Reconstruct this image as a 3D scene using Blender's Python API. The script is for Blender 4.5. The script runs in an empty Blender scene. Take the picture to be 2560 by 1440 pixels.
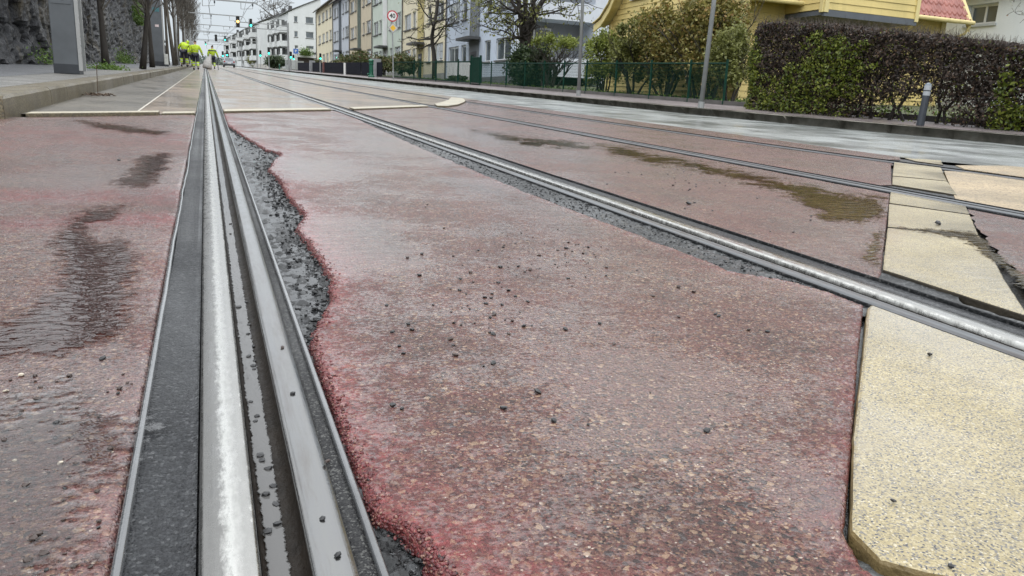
import bpy, bmesh, math, random
import numpy as np
from mathutils import Vector, Matrix, noise
random.seed(7); rng = np.random.default_rng(7)
PI = math.pi
sc = bpy.context.scene
COL = sc.collection
# ------------------------------------------------------------------ camera model (street frame: x across, y along the rails, z up)
SL = 0.03510608867546436            # the street climbs away from the camera
HC = 0.441                          # lens height above the rail top
R = np.array([[0.9308558500852155, 0.04416854663142513, -0.3627072177959655],
              [-0.36275883760640676, 0.2305521190568412, -0.9029129227876013],
              [0.04374256612581056, 0.9720570250180119, 0.23063331940953669]])
FPX = 1900.
def zr(y): return SL * y
def ray(px, py):
    c = ((px - 1280) / FPX, -(py - 720) / FPX, -1.)
    return R @ np.array(c)
def G(px, py, H=0.):                # photo pixel -> point on the street surface raised by H
    d = ray(px, py); t = (H - HC) / (d[2] - SL * d[1])
    return np.array([0, 0, HC]) + t * d
def P(px, py, X=None, Y=None):      # photo pixel -> point on the plane x=X or y=Y
    d = ray(px, py); t = X / d[0] if X is not None else Y / d[1]
    return np.array([0, 0, HC]) + t * d
# ------------------------------------------------------------------ materials
class NT:
    def __init__(s, name):
        s.m = bpy.data.materials.new(name); s.m.use_nodes = True
        s.t = s.m.node_tree; s.t.nodes.clear()
        s.out = s.n('ShaderNodeOutputMaterial')
    def n(s, typ, **kw):
        nd = s.t.nodes.new(typ)
        for k, v in kw.items(): setattr(nd, k, v)
        return nd
    def l(s, a, b): s.t.links.new(a, b)
    def coord(s, kind='Object', scale=(1, 1, 1)):
        tc = s.n('ShaderNodeTexCoord'); mp = s.n('ShaderNodeMapping')
        mp.inputs['Scale'].default_value = scale
        s.l(tc.outputs[kind], mp.inputs['Vector']); return mp.outputs[0]
    def noise(s, vec, scale, detail=4, rough=.55, dist=0):
        nd = s.n('ShaderNodeTexNoise'); nd.inputs['Scale'].default_value = scale
        nd.inputs['Detail'].default_value = detail; nd.inputs['Roughness'].default_value = rough
        nd.inputs['Distortion'].default_value = dist
        s.l(vec, nd.inputs['Vector']); return nd.outputs['Fac']
    def vor(s, vec, scale, feature='F1', rnd=1.):
        nd = s.n('ShaderNodeTexVoronoi', feature=feature); nd.inputs['Scale'].default_value = scale
        nd.inputs['Randomness'].default_value = rnd
        s.l(vec, nd.inputs['Vector']); return nd
    def ramp(s, fac, stops, interp='LINEAR'):
        nd = s.n('ShaderNodeValToRGB'); cr = nd.color_ramp; cr.interpolation = interp
        while len(cr.elements) < len(stops): cr.elements.new(.5)
        for e, (p, c) in zip(cr.elements, stops):
            e.position = p
            e.color = (c, c, c, 1) if isinstance(c, (int, float)) else (*c, 1)
        s.l(fac, nd.inputs[0]); return nd.outputs[0]
    def val(s, x): nd = s.n('ShaderNodeValue'); nd.outputs[0].default_value = x; return nd.outputs[0]
    def math(s, op, a, b=None, clamp=False):
        nd = s.n('ShaderNodeMath', operation=op, use_clamp=clamp)
        for i, v in enumerate((a, b)):
            if v is None: continue
            if isinstance(v, (int, float)): nd.inputs[i].default_value = v
            else: s.l(v, nd.inputs[i])
        return nd.outputs[0]
    def mix(s, fac, a, b, blend='MIX'):
        nd = s.n('ShaderNodeMix', data_type='RGBA', blend_type=blend)
        for k, v in ((0, fac), (6, a), (7, b)):
            if isinstance(v, (int, float)): nd.inputs[k].default_value = v if k == 0 else (v, v, v, 1)
            elif isinstance(v, tuple): nd.inputs[k].default_value = (*v, 1)
            else: s.l(v, nd.inputs[k])
        return nd.outputs[2]
    def bump(s, h, strength=.5, dist=.01, normal=None):
        nd = s.n('ShaderNodeBump'); nd.inputs['Strength'].default_value = strength
        nd.inputs['Distance'].default_value = dist; s.l(h, nd.inputs['Height'])
        if normal is not None: s.l(normal, nd.inputs['Normal'])
        return nd.outputs[0]
    def attr(s, name):
        nd = s.n('ShaderNodeAttribute', attribute_name=name); return nd.outputs['Fac']
    def pr(s, **kw):
        nd = s.n('ShaderNodeBsdfPrincipled')
        for k, v in kw.items():
            i = nd.inputs[k.replace('_', ' ')]
            if isinstance(v, (int, float)): i.default_value = v
            elif isinstance(v, tuple): i.default_value = (*v, 1) if len(v) == 3 and i.type == 'RGBA' else v
            else: s.l(v, i)
        return nd
    def done(s, bsdf): s.l(bsdf.outputs[0], s.out.inputs[0]); return s.m
def M(name, col, rough=.6, metal=0., var=.12, vs=3., bump=0., bs=60., coat=0., spec=.5, col2=None, stretch=(1, 1, 1)):
    t = NT(name); v = t.coord(scale=stretch)
    f = t.noise(v, vs, 5, .6)
    a = tuple(max(0, c * (1 - var)) for c in col); b = col2 or tuple(min(1, c * (1 + var)) for c in col)
    c = t.ramp(f, [(.3, a), (.7, b)])
    kw = dict(Base_Color=c, Roughness=t.ramp(t.noise(v, vs * 3, 3), [(.3, max(.02, rough - .08)), (.7, min(1, rough + .08))]), Metallic=metal, Specular_IOR_Level=spec)
    if coat: kw['Coat_Weight'] = coat; kw['Coat_Roughness'] = .08
    if bump: kw['Normal'] = t.bump(t.noise(v, bs, 4), bump, .01)
    return t.done(t.pr(**kw))
def emit(name, col, s):
    t = NT(name); e = t.n('ShaderNodeEmission'); e.inputs[0].default_value = (*col, 1); e.inputs[1].default_value = s
    t.l(e.outputs[0], t.out.inputs[0]); return t.m
# red surfacing: binder and stone chips, worn paler away from the edges, a thin film of rain in places
def m_red(name='red_asphalt', worn=.75):
    t = NT(name); v = t.coord()
    v1 = t.vor(v, 360); v2 = t.vor(v, 150)
    sep = t.n('ShaderNodeSeparateColor'); t.l(v1.outputs['Color'], sep.inputs[0])
    chip = t.ramp(sep.outputs[0], [(0, (.108, .046, .040)), (.26, (.068, .036, .031)), (.44, (.017, .014, .014)), (.56, (.145, .080, .060)),
                                   (.72, (.080, .044, .036)), (.86, (.19, .115, .078)), (.945, (.29, .195, .125)), (.992, (.46, .39, .32))], 'CONSTANT')
    s2 = t.n('ShaderNodeSeparateColor'); t.l(v2.outputs['Color'], s2.inputs[0])   # a few bigger stones among the small
    chip = t.mix(t.math('GREATER_THAN', s2.outputs[1], .80), chip, t.ramp(s2.outputs[0], [(0, (.035, .028, .027)), (.35, (.10, .055, .046)), (.62, (.19, .115, .08)), (.88, (.30, .21, .14))], 'CONSTANT'))
    bind = t.ramp(t.noise(v, 60, 4), [(.3, (.085, .017, .019)), (.7, (.28, .058, .060))])
    e = t.math('ADD', t.math('MULTIPLY', t.attr('edge'), 1.0), t.math('MULTIPLY', t.math('SUBTRACT', t.noise(v, 24, 5, .7), .5), 1.5), clamp=True)
    keep = t.math('GREATER_THAN', sep.outputs[1], .55)
    fac = t.math('MULTIPLY', e, t.math('ADD', t.math('MULTIPLY', keep, .45), .55), clamp=True)
    c = t.mix(fac, chip, bind)
    patch = t.noise(v, 2.3, 5, .6)
    c = t.mix(t.ramp(patch, [(.38, .0), (.66, .36)]), c, (.125, .045, .040))
    dirt = t.noise(t.coord(scale=(1, .5, 1)), 5, 5, .65)
    c = t.mix(t.ramp(dirt, [(.45, 0.), (.72, .5)]), c, (.030, .024, .022))
    hgt = t.math('ADD', t.math('MULTIPLY', v1.outputs['Distance'], -.35), t.math('MULTIPLY', v2.outputs['Distance'], -.5))
    hgt = t.math('ADD', hgt, t.math('MULTIPLY', t.noise(v, 60, 5, .65), 1.1))
    wet = t.noise(t.coord(scale=(.8, 1, 1)), 3.1, 5, .6)
    wetm = t.ramp(wet, [(.40, .25), (.58, 1.)])
    pool = t.math('ADD', t.math('MULTIPLY', t.noise(t.coord(scale=(1, 1.25, 1)), 120, 4, .65), 1.), t.math('MULTIPLY', t.noise(v, 26, 3), .45))
    pool = t.math('ADD', pool, t.math('ADD', t.math('MULTIPLY', wetm, .17), t.math('MULTIPLY', t.attr('pool'), .32)))
    film = t.ramp(pool, [(.80, 0.), (.90, 1.)])        # rain standing between the stones
    nb = t.n('ShaderNodeBump'); nb.inputs['Distance'].default_value = .006; t.l(hgt, nb.inputs['Height'])
    t.l(t.ramp(wetm, [(0, 1.), (1, .8)]), nb.inputs['Strength'])
    rip = t.noise(t.coord(scale=(14, 34, 1)), 1., 3, .5)
    cb = t.bump(t.math('ADD', t.math('MULTIPLY', hgt, .40), t.math('MULTIPLY', rip, .5)), .7, .005)
    return t.done(t.pr(Base_Color=c, Roughness=t.ramp(wetm, [(0, .46), (1, .34)]), Normal=nb.outputs[0], Specular_IOR_Level=.32,
                       Coat_Weight=film, Coat_Roughness=.12, Coat_IOR=1.42, Coat_Normal=cb))
def m_speckle(name, stops, scale=400, bump=.25, rough=.45, coat=.35, big=(.85, 1.1), bs=None, bigscale=2., ripple=True, stain=None, spec=.4):
    t = NT(name); v = t.coord()
    vn = t.vor(v, scale); sep = t.n('ShaderNodeSeparateColor'); t.l(vn.outputs['Color'], sep.inputs[0])
    c = t.ramp(sep.outputs[0], stops, 'CONSTANT')
    c = t.mix(1., c, t.ramp(t.noise(v, bigscale, 5, .6), [(.3, big[0]), (.7, big[1])]), 'MULTIPLY')
    if stain: c = t.mix(t.ramp(t.noise(v, 1.7, 6, .65, .4), [(.52, 0.), (.72, .55)]), c, stain)
    h = t.math('ADD', t.math('MULTIPLY', vn.outputs['Distance'], -.4), t.noise(v, bs or scale * .25, 4))
    wet = t.ramp(t.noise(t.coord(scale=(1, .7, 1)), 1.6, 5, .6), [(.4, 0.), (.62, 1.)])
    nm = t.bump(h, bump, .004)
    return t.done(t.pr(Base_Color=c, Roughness=t.ramp(wet, [(0, rough + .1), (1, rough - .12)]), Normal=nm,
                       Specular_IOR_Level=spec, Coat_Weight=t.math('MULTIPLY', wet, coat), Coat_Roughness=.12, Coat_IOR=1.33, Coat_Normal=t.bump(t.noise(t.coord(scale=(10, 26, 1)), 1., 3), .3, .004)))
def m_water(name, tint, ripple=.35, scale=(22, 60, 1), rough=.02, mud=.55, rdist=.012, brk=1.5):
    t = NT(name); v = t.coord()
    rip = t.noise(t.coord(scale=scale), 1., 3, .5, .6)
    nb = t.n('ShaderNodeBump'); nb.inputs['Distance'].default_value = .01; nb.inputs['Strength'].default_value = ripple
    t.l(rip, nb.inputs['Height'])
    fr = t.n('ShaderNodeFresnel'); fr.inputs[0].default_value = 1.45; t.l(nb.outputs[0], fr.inputs['Normal'])
    gl = t.n('ShaderNodeBsdfGlossy'); gl.inputs['Roughness'].default_value = rough; t.l(nb.outputs[0], gl.inputs['Normal'])
    tr = t.n('ShaderNodeBsdfTransparent'); tr.inputs[0].default_value = (*tint, 1)
    df = t.n('ShaderNodeBsdfDiffuse'); df.inputs[0].default_value = (*[c * .22 for c in tint], 1)
    body = t.n('ShaderNodeMixShader'); body.inputs[0].default_value = mud; t.l(tr.outputs[0], body.inputs[1]); t.l(df.outputs[0], body.inputs[2])
    surf = t.n('ShaderNodeMixShader'); t.l(fr.outputs[0], surf.inputs[0]); t.l(body.outputs[0], surf.inputs[1]); t.l(gl.outputs[0], surf.inputs[2])
    nb.inputs['Distance'].default_value = rdist
    # the film breaks up where it gets thin at its rim
    cov = t.math('ADD', t.attr('depth'), t.math('MULTIPLY', t.math('SUBTRACT', t.noise(t.coord(scale=(1, 2.2, 1)), 32, 4, .65), .5), brk))
    cov = t.math('ADD', cov, t.math('MULTIPLY', t.math('SUBTRACT', t.noise(v, 140, 2), .5), .7))
    cov = t.math('ADD', cov, t.math('MULTIPLY', t.math('SUBTRACT', t.noise(v, 7, 3), .5), brk * .7))
    cov = t.ramp(cov, [(.30, 0.), (.52, 1.)])
    clr = t.n('ShaderNodeBsdfTransparent')
    fin = t.n('ShaderNodeMixShader'); t.l(cov, fin.inputs[0]); t.l(clr.outputs[0], fin.inputs[1]); t.l(surf.outputs[0], fin.inputs[2])
    t.l(fin.outputs[0], t.out.inputs[0]); return t.m
def m_steel(name, base=(.5, .5, .5), rough=.22, streak=.5, rust=.0, bright=(.78, .78, .75), worn=False, metal=.92):
    t = NT(name); v = t.coord(scale=(130, 1.2, 20)); v2 = t.coord()
    f = t.noise(v, 1., 5, .7); g = t.noise(t.coord(scale=(60, 22, 10)), 1., 4, .7)
    c = t.ramp(t.math('ADD', t.math('MULTIPLY', f, .6), t.math('MULTIPLY', g, .4)), [(.35, base), (.62, bright)])
    if worn:   # paler band along the middle and the gauge corner, darker on the other side
        u = t.math('ADD', t.attr('u'), t.math('MULTIPLY', t.math('SUBTRACT', t.noise(t.coord(scale=(110, 42, 1)), 1., 6, .75), .5), .55))
        c = t.mix(t.ramp(u, [(.0, .0), (.36, .10), (.52, .95), (.62, .70), (.76, .42), (.93, .5), (.98, 1.)]), tuple(b * .30 for b in base), c)
    if rust: c = t.mix(t.ramp(t.noise(t.coord(scale=(40, 4, 10)), 1., 5, .7), [(.45, 0.), (.7, rust)]), c, (.07, .04, .025))
    nm = t.bump(t.math('ADD', f, t.math('MULTIPLY', t.noise(v2, 260, 3), .4)), .12, .003)
    return t.done(t.pr(Base_Color=c, Metallic=metal, Roughness=t.ramp(g, [(.3, rough), (.7, rough + streak * .5)]), Normal=nm))
def m_leaf(name, stops, rough=.5):
    t = NT(name); g = t.n('ShaderNodeNewGeometry')
    c = t.ramp(g.outputs['Random Per Island'], stops)
    p = t.pr(Base_Color=c, Roughness=rough, Specular_IOR_Level=.4)
    tl = t.n('ShaderNodeBsdfTranslucent'); t.l(c, tl.inputs[0])
    mx = t.n('ShaderNodeMixShader'); mx.inputs[0].default_value = .25; t.l(p.outputs[0], mx.inputs[1]); t.l(tl.outputs[0], mx.inputs[2])
    t.l(mx.outputs[0], t.out.inputs[0]); return t.m
def m_glass_pane(name, tint=(.05, .06, .065)):
    t = NT(name); v = t.coord()
    return t.done(t.pr(Base_Color=t.ramp(t.noise(v, .8, 2), [(.35, tint), (.7, tuple(min(1, c * 2.6) for c in tint))]), Roughness=.04, Specular_IOR_Level=.8, Coat_Weight=.6, Coat_Roughness=.02))
# ------------------------------------------------------------------ mesh collecting
class MB:
    def __init__(s): s.v = []; s.f = []; s.at = {}
    def add(s, vs, fs):
        o = len(s.v); s.v += [tuple(map(float, p)) for p in vs]; s.f += [[i + o for i in f] for f in fs]; return o
    def box(s, a, b):
        (x0, y0, z0), (x1, y1, z1) = a, b
        s.add([(x0, y0, z0), (x1, y0, z0), (x1, y1, z0), (x0, y1, z0), (x0, y0, z1), (x1, y0, z1), (x1, y1, z1), (x0, y1, z1)],
              [(3, 2, 1, 0), (4, 5, 6, 7), (0, 1, 5, 4), (1, 2, 6, 5), (2, 3, 7, 6), (3, 0, 4, 7)]); return s
    def bar(s, p, q, w, h, up=(0, 0, 1)):          # box from p to q with section w x h
        p, q = Vector(p), Vector(q); d = (q - p).normalized(); u = Vector(up)
        r = d.cross(u)
        if r.length < 1e-4: r = d.cross(Vector((1, 0, 0)))
        r.normalize(); u = r.cross(d); a = r * w / 2; b = u * h / 2
        s.add([p - a - b, p + a - b, p + a + b, p - a + b, q - a - b, q + a - b, q + a + b, q - a + b],
              [(0, 1, 2, 3), (7, 6, 5, 4), (4, 5, 1, 0), (5, 6, 2, 1), (6, 7, 3, 2), (7, 4, 0, 3)]); return s
    def tube(s, pts, rad, n=8, cap=True):
        pts = [Vector(p) for p in pts]; rad = rad if isinstance(rad, (list, tuple)) else [rad] * len(pts)
        o = len(s.v); prev = None
        for i, p in enumerate(pts):
            d = (pts[min(i + 1, len(pts) - 1)] - pts[max(i - 1, 0)]).normalized()
            if prev is None:
                a = d.cross(Vector((0, 0, 1)) if abs(d.z) < .9 else Vector((1, 0, 0))).normalized()
            else:
                a = (prev - d * prev.dot(d)).normalized()
            prev = a; b = d.cross(a)
            for k in range(n):
                t = 2 * PI * k / n; s.v.append(tuple(p + (a * math.cos(t) + b * math.sin(t)) * rad[i]))
        for i in range(len(pts) - 1):
            for k in range(n):
                s.f.append([o + i * n + k, o + i * n + (k + 1) % n, o + (i + 1) * n + (k + 1) % n, o + (i + 1) * n + k])
        if cap:
            s.f.append([o + k for k in range(n)][::-1]); s.f.append([o + (len(pts) - 1) * n + k for k in range(n)])
        return s
    def lathe(s, c, prof, n=14):
        s.tube([(c[0], c[1], c[2] + h) for r, h in prof], [max(r, .0005) for r, h in prof], n); return s
    def prism(s, poly, z0, z1):                    # poly: (x,y) ccw ; z may be functions of (x,y)
        f0 = z0 if callable(z0) else (lambda x, y: z0); f1 = z1 if callable(z1) else (lambda x, y: z1)
        n = len(poly); o = s.add([(x, y, f0(x, y)) for x, y in poly] + [(x, y, f1(x, y)) for x, y in poly], [])
        s.f.append([o + i for i in range(n)][::-1]); s.f.append([o + n + i for i in range(n)])
        for i in range(n): s.f.append([o + i, o + (i + 1) % n, o + n + (i + 1) % n, o + n + i])
        return s
    def ext(s, poly, fn):                          # poly of 2-D points, fn(point, 0/1) -> 3-D : a slab in any plane
        n = len(poly); o = s.add([fn(p, 0) for p in poly] + [fn(p, 1) for p in poly], [])
        s.f.append([o + i for i in range(n)][::-1]); s.f.append([o + n + i for i in range(n)])
        for i in range(n): s.f.append([o + i, o + (i + 1) % n, o + n + (i + 1) % n, o + n + i])
        return s
    def grid(s, xs, ys, fn):                       # fn(i,j) -> point ; i over xs, j over ys
        nx, ny = len(xs), len(ys); o = len(s.v)
        for j in range(ny):
            for i in range(nx): s.v.append(tuple(map(float, fn(xs[i], ys[j]))))
        for j in range(ny - 1):
            for i in range(nx - 1):
                a = o + j * nx + i; s.f.append([a, a + 1, a + nx + 1, a + nx])
        return o
    def build(s, name, mat=None, parent=None, loc=None, smooth=False):
        me = bpy.data.meshes.new(name)
        o = bpy.data.objects.new(name, me); COL.objects.link(o)
        base = Vector((0, 0, 0))
        if parent is not None:
            o.parent = parent; pw = parent; base = Vector((0, 0, 0))
            while pw is not None: base += pw.location; pw = pw.parent
        elif loc is not None:
            o.location = loc; base = Vector(loc)
        V = np.array(s.v, dtype=float).reshape(-1, 3) - np.array(base)
        me.from_pydata(V.tolist(), [], s.f)
        for k, vals in s.at.items():
            a = me.attributes.new(k, 'FLOAT', 'POINT'); a.data.foreach_set('value', np.array(vals, dtype=np.float32))
        if mat: me.materials.append(mat)
        if smooth: me.polygons.foreach_set('use_smooth', [True] * len(me.polygons))
        me.update(); return o
def fast_mesh(name, V, F, mat, parent=None, loc=None):      # quads or tris as one numpy array
    me = bpy.data.meshes.new(name); o = bpy.data.objects.new(name, me); COL.objects.link(o)
    base = np.zeros(3)
    if parent is not None:
        o.parent = parent; pw = parent
        while pw is not None: base = base + np.array(pw.location); pw = pw.parent
    elif loc is not None: o.location = loc; base = np.array(loc, dtype=float)
    V = np.asarray(V, dtype=np.float64) - base; k = F.shape[1]
    me.vertices.add(len(V)); me.vertices.foreach_set('co', V.astype(np.float32).ravel())
    me.loops.add(F.size); me.loops.foreach_set('vertex_index', F.astype(np.int32).ravel())
    me.polygons.add(len(F)); me.polygons.foreach_set('loop_start', np.arange(0, F.size, k, dtype=np.int32))
    me.update(calc_edges=True); me.validate()
    me.materials.append(mat); return o
def tag(o, label=None, cat=None, group=None, kind=None):
    if label:
        o['label'] = label; nw = len(label.split())
        if nw > 16 or nw < 4: print('LABEL', nw, label)
    if cat: o['category'] = cat
    if group: o['group'] = group
    if kind: o['kind'] = kind
    return o
def thing(name, loc, label, cat, group=None):
    o = bpy.data.objects.new(name, None); COL.objects.link(o); o.location = loc; o.empty_display_size = .2
    return tag(o, label, cat, group)
def struct(o): o['kind'] = 'structure'; return o
def bevel(o, w=.004, seg=2):
    m = o.modifiers.new('bevel', 'BEVEL'); m.width = w; m.segments = seg; m.limit_method = 'ANGLE'; m.angle_limit = .6; return o
def interp(pts):
    pts = sorted(pts); xs = [p[0] for p in pts]; ys = [p[1] for p in pts]
    return lambda t: float(np.interp(t, xs, ys))
def leaves(C, size, flat=.0, jit=.5):
    """one small four-cornered leaf per centre in C, random tilt; size may be an array"""
    n = len(C); a = rng.normal(size=(n, 3)); a /= np.linalg.norm(a, axis=1)[:, None]
    b = np.cross(a, rng.normal(size=(n, 3))); b[:, 2] *= (1 - flat); b /= np.linalg.norm(b, axis=1)[:, None]
    s = (np.asarray(size) * (1 + jit * (rng.random(n) - .5)))[:, None] if np.ndim(size) else (size * (1 + jit * (rng.random(n) - .5)))[:, None]
    V = np.stack([C - a * s, C + b * s * .55, C + a * s, C - b * s * .55], 1).reshape(-1, 3)
    return V, np.arange(4 * n).reshape(n, 4)
# ================================================================== THE STREET SURFACE
X3 = interp([(0, 3.32), (4, 3.30), (8, 3.24), (11, 3.18), (14, 3.14), (500, 3.14)])
X4 = interp([(0, 5.16), (3.6, 5.10), (5, 4.93), (7, 4.82), (11, 4.70), (500, 4.66)])
LANE = interp([(0, 6.1), (4.2, 5.95), (5, 5.55), (8, 5.62), (12, 5.5), (500, 5.35)])
KERB = interp([(0, 10.3), (7, 10.3), (9.2, 10.0), (11, 9.6), (15, 9.4), (30, 9.2), (500, 9.2)])
SLABL = [(.585, .49), (.61, .54), (.79, .71), (1.06, .97), (1.38, 1.27), (1.68, 1.5), (3.27, 2.95), (3.5, 3.15), (4.73, 4.3), (5.29, 4.72), (6.2, 5.6)]
FARL = [(-1.25, 6.36), (-.1, 7.38), (.18, 7.86), (1.42, 9.1), (3.12, 11.28), (4.2, 13.2), (4.55, 14.3), (4.75, 15.6), (4.7, 15.9)]
slab_y = interp(SLABL); slab_x = interp([(b, a) for a, b in SLABL])
far_y = interp(FARL); far_x = interp([(b, a) for a, b in FARL])
def b1(y):
    base = interp([(.3, .27), (.55, .21), (.60, .185), (.68, .166), (.70, .145), (.74, .141), (1.25, .141), (1.36, .165), (1.50, .21), (1.67, .238), (1.9, .235), (2.27, .222), (2.42, .268), (2.9, .255), (3.3, .26), (3.6, .24), (4.0, .30), (4.29, .36), (4.5, .29), (5.2, .22), (6.08, .15), (6.3, .139), (20, .139)])(y)
    if base > .1415: base += .010 * noise.noise((y * 9, 3, 0)) + .006 * noise.noise((y * 31, 0, 0))
    return max(.139, base) + .0022 * noise.noise((y * 95, 1, 0))
def b2(y):
    base = interp([(.3, 1.362), (1.36, 1.361), (1.45, 1.345), (1.58, 1.245), (2.14, 1.24), (3.0, 1.22), (4.6, 1.25), (7.1, 1.335), (7.6, 1.361), (20, 1.361)])(y)
    return min(1.361, base + (.012 * noise.noise((y * 8, 7, 0)) if base < 1.355 else 0)) + .002 * noise.noise((y * 90, 4, 0))
mRED = m_red(); mSTEEL = m_steel('polished_rail_steel', (.50, .49, .47), .16, bright=(.47, .47, .445), worn=True); mSTEELD = m_steel('dark_rail_steel', (.04, .044, .048), .38, .4, .35, (.13, .14, .15), metal=.45); mLIP = m_steel('rail_lip_steel', (.05, .053, .056), .30, .4, .4, (.16, .17, .18), metal=.6)
mRUB = m_speckle('rubber_infill', [(0, (.006, .007, .009)), (.42, (.015, .016, .019)), (.74, (.026, .028, .031)), (.93, (.055, .057, .06))], 260, 1.6, .5, .3, spec=.35); mRUBD = m_speckle('dark_rubber_infill', [(0, (.010, .011, .012)), (.5, (.02, .021, .022)), (.9, (.05, .05, .05))], 200, .8, .8, 0, spec=.08)
mBIT = m_speckle('bitumen_seal', [(0, (.010, .010, .011)), (.5, (.026, .026, .026)), (.85, (.08, .08, .076))], 420, .9, .6, .15, spec=.25)
mEDGE = M('rubber_edge', (.05, .052, .055), .25, var=.4, vs=14, bump=.2, bs=80, coat=.9)
mGRV = M('groove_silt', (.010, .007, .0045), .5, var=.4, vs=20, bump=.3, bs=90, spec=.15)
mBED = m_speckle('wet_bedding', [(0, (.007, .0075, .008)), (.4, (.015, .016, .017)), (.8, (.034, .036, .038)), (.95, (.09, .092, .095))], 150, 1., .42, .3, bs=90, spec=.35)
mMORT = m_speckle('grey_mortar', [(0, (.012, .013, .014)), (.5, (.028, .030, .031)), (.85, (.085, .088, .09))], 170, 1., .5, .3, bs=80, spec=.35)
mGRAN = m_speckle('yellow_granite', [(0, (.315, .26, .145)), (.34, (.385, .325, .195)), (.58, (.25, .21, .125)), (.74, (.16, .15, .135)), (.88, (.065, .065, .07)), (.96, (.47, .42, .31))], 460, .5, .42, 1., stain=(.235, .205, .165), bigscale=4, big=(.78, 1.15))
mKERB = m_speckle('kerb_granite', [(0, (.115, .095, .058)), (.4, (.16, .135, .085)), (.7, (.075, .063, .042)), (.9, (.09, .08, .065))], 120, .6, .6, .2, bigscale=5, stain=(.045, .036, .02))
mBEIGE = m_speckle('beige_surfacing', [(0, (.175, .128, .085)), (.4, (.21, .155, .105)), (.75, (.13, .098, .07)), (.92, (.075, .06, .048))], 130, .5, .42, .75, bigscale=.7, big=(.7, 1.15), stain=(.11, .078, .053))
mTAN = m_speckle('tan_surfacing', [(0, (.33, .25, .15)), (.4, (.40, .31, .19)), (.75, (.22, .17, .11)), (.92, (.10, .085, .06))], 120, .45, .45, .4, bigscale=3, stain=(.16, .12, .08))
mGUT = m_speckle('gutter_concrete', [(0, (.10, .087, .068)), (.5, (.135, .12, .095)), (.9, (.055, .048, .038))], 130, .6, .46, .45, bigscale=1.2, big=(.6, 1.15), stain=(.055, .042, .026))
mROAD = m_speckle('lane_asphalt', [(0, (.165, .178, .172)), (.4, (.215, .228, .22)), (.75, (.27, .285, .275)), (.93, (.36, .37, .36))], 120, .9, .42, .8, bigscale=.8, stain=(.06, .062, .055))
mWALK = m_speckle('walk_asphalt', [(0, (.075, .078, .085)), (.5, (.11, .113, .12)), (.85, (.19, .195, .20))], 110, .6, .55, .3)
mWALKR = m_speckle('walk_asphalt_red', [(0, (.15, .125, .125)), (.5, (.20, .17, .168)), (.85, (.27, .245, .24))], 110, .5, .5, .4)
mSOIL = M('garden_soil', (.075, .07, .04), .9, var=.4, vs=1.5, bump=.8, bs=12, col2=(.09, .11, .04))
mMORT2 = m_speckle('slab_grout', [(0, (.085, .09, .092)), (.6, (.13, .135, .138)), (.9, (.06, .062, .062))], 200, .5, .3, .8, bs=60)
mW1 = m_water('puddle_red', (.55, .30, .24), .8, (24, 50, 1), mud=.12, brk=2.3, rdist=.0035); mW2 = m_water('puddle_brown', (.40, .29, .12), .7, (16, 50, 1), mud=.45, brk=2.2, rdist=.003)
mW3 = m_water('puddle_clear', (.97, .95, .94), .45, (34, 80, 1), mud=0., brk=2.2, rdist=.003); mW4 = m_water('groove_water', (.45, .44, .43), .10, (60, 25, 1), mud=.95, brk=.9)
mW5 = m_water('gully_water', (.35, .36, .38), .3, (50, 60, 1), mud=.3, rdist=.004, brk=2.2)

# terrain below and beyond everything
def cross(x):                       # height of the ground off to the sides, above the street plane
    return interp([(-300, .0), (-5, .05), (-1.4, -.06), (10.2, -.06), (11.5, .12), (14, .3), (40, .8), (400, 3)])(x)
mb = MB(); xs = [-260, -120, -60, -30, -15, -8, -5, -3, -1.4, 3, 9.0, 10.2, 11, 11.6, 12.5, 14, 18, 25, 40, 70, 120, 260]
ysg = [-30, -8, -2, 0, 2, 4, 7, 10, 14, 20, 28, 38, 50, 70, 100, 150, 220, 320, 480, 700]
mb.grid(xs, ysg, lambda x, y: (x, y, zr(y) + cross(x) - .03)); struct(mb.build('ground', mSOIL))
# bedding seen where the surfacing has broken away, lumpy
mb = MB()
yb = list(np.geomspace(.25, 9, 420)); xb = list(np.linspace(.12, .42, 34))
def bedz(x, y):
    p = Vector((x * 42, y * 42, 0)); q = Vector((x * 110, y * 110, 5))
    return -.0165 + .0125 * noise.noise(p) + .0065 * noise.noise(q) + .005 * max(0, noise.noise(Vector((x * 9, y * 6, 2))))
mb.grid(xb, yb, lambda x, y: (x, y, zr(y) + bedz(x, y)))
struct(mb.build('bedding', mBED, smooth=True))
mb = MB(); xb = list(np.linspace(1.12, 1.37, 22)); yb = list(np.geomspace(1.2, 9, 300))
mb.grid(xb, yb, lambda x, y: (x, y, zr(y) - .012 + .008 * (x - 1.2) / .16 + .005 * noise.noise(Vector((x * 50, y * 30, 0))) + .004 * noise.noise(Vector((x * 120, y * 80, 0)))))
struct(mb.build('mortar_bed', mMORT, smooth=True))
mb = MB(); mb.grid([-1.3, .14, 1.2, 3, 5, 6.4], [.1, 1, 3, 6, 12, 20], lambda x, y: (x, y, zr(y) - .028)); struct(mb.build('subbase', mMORT))

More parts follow.
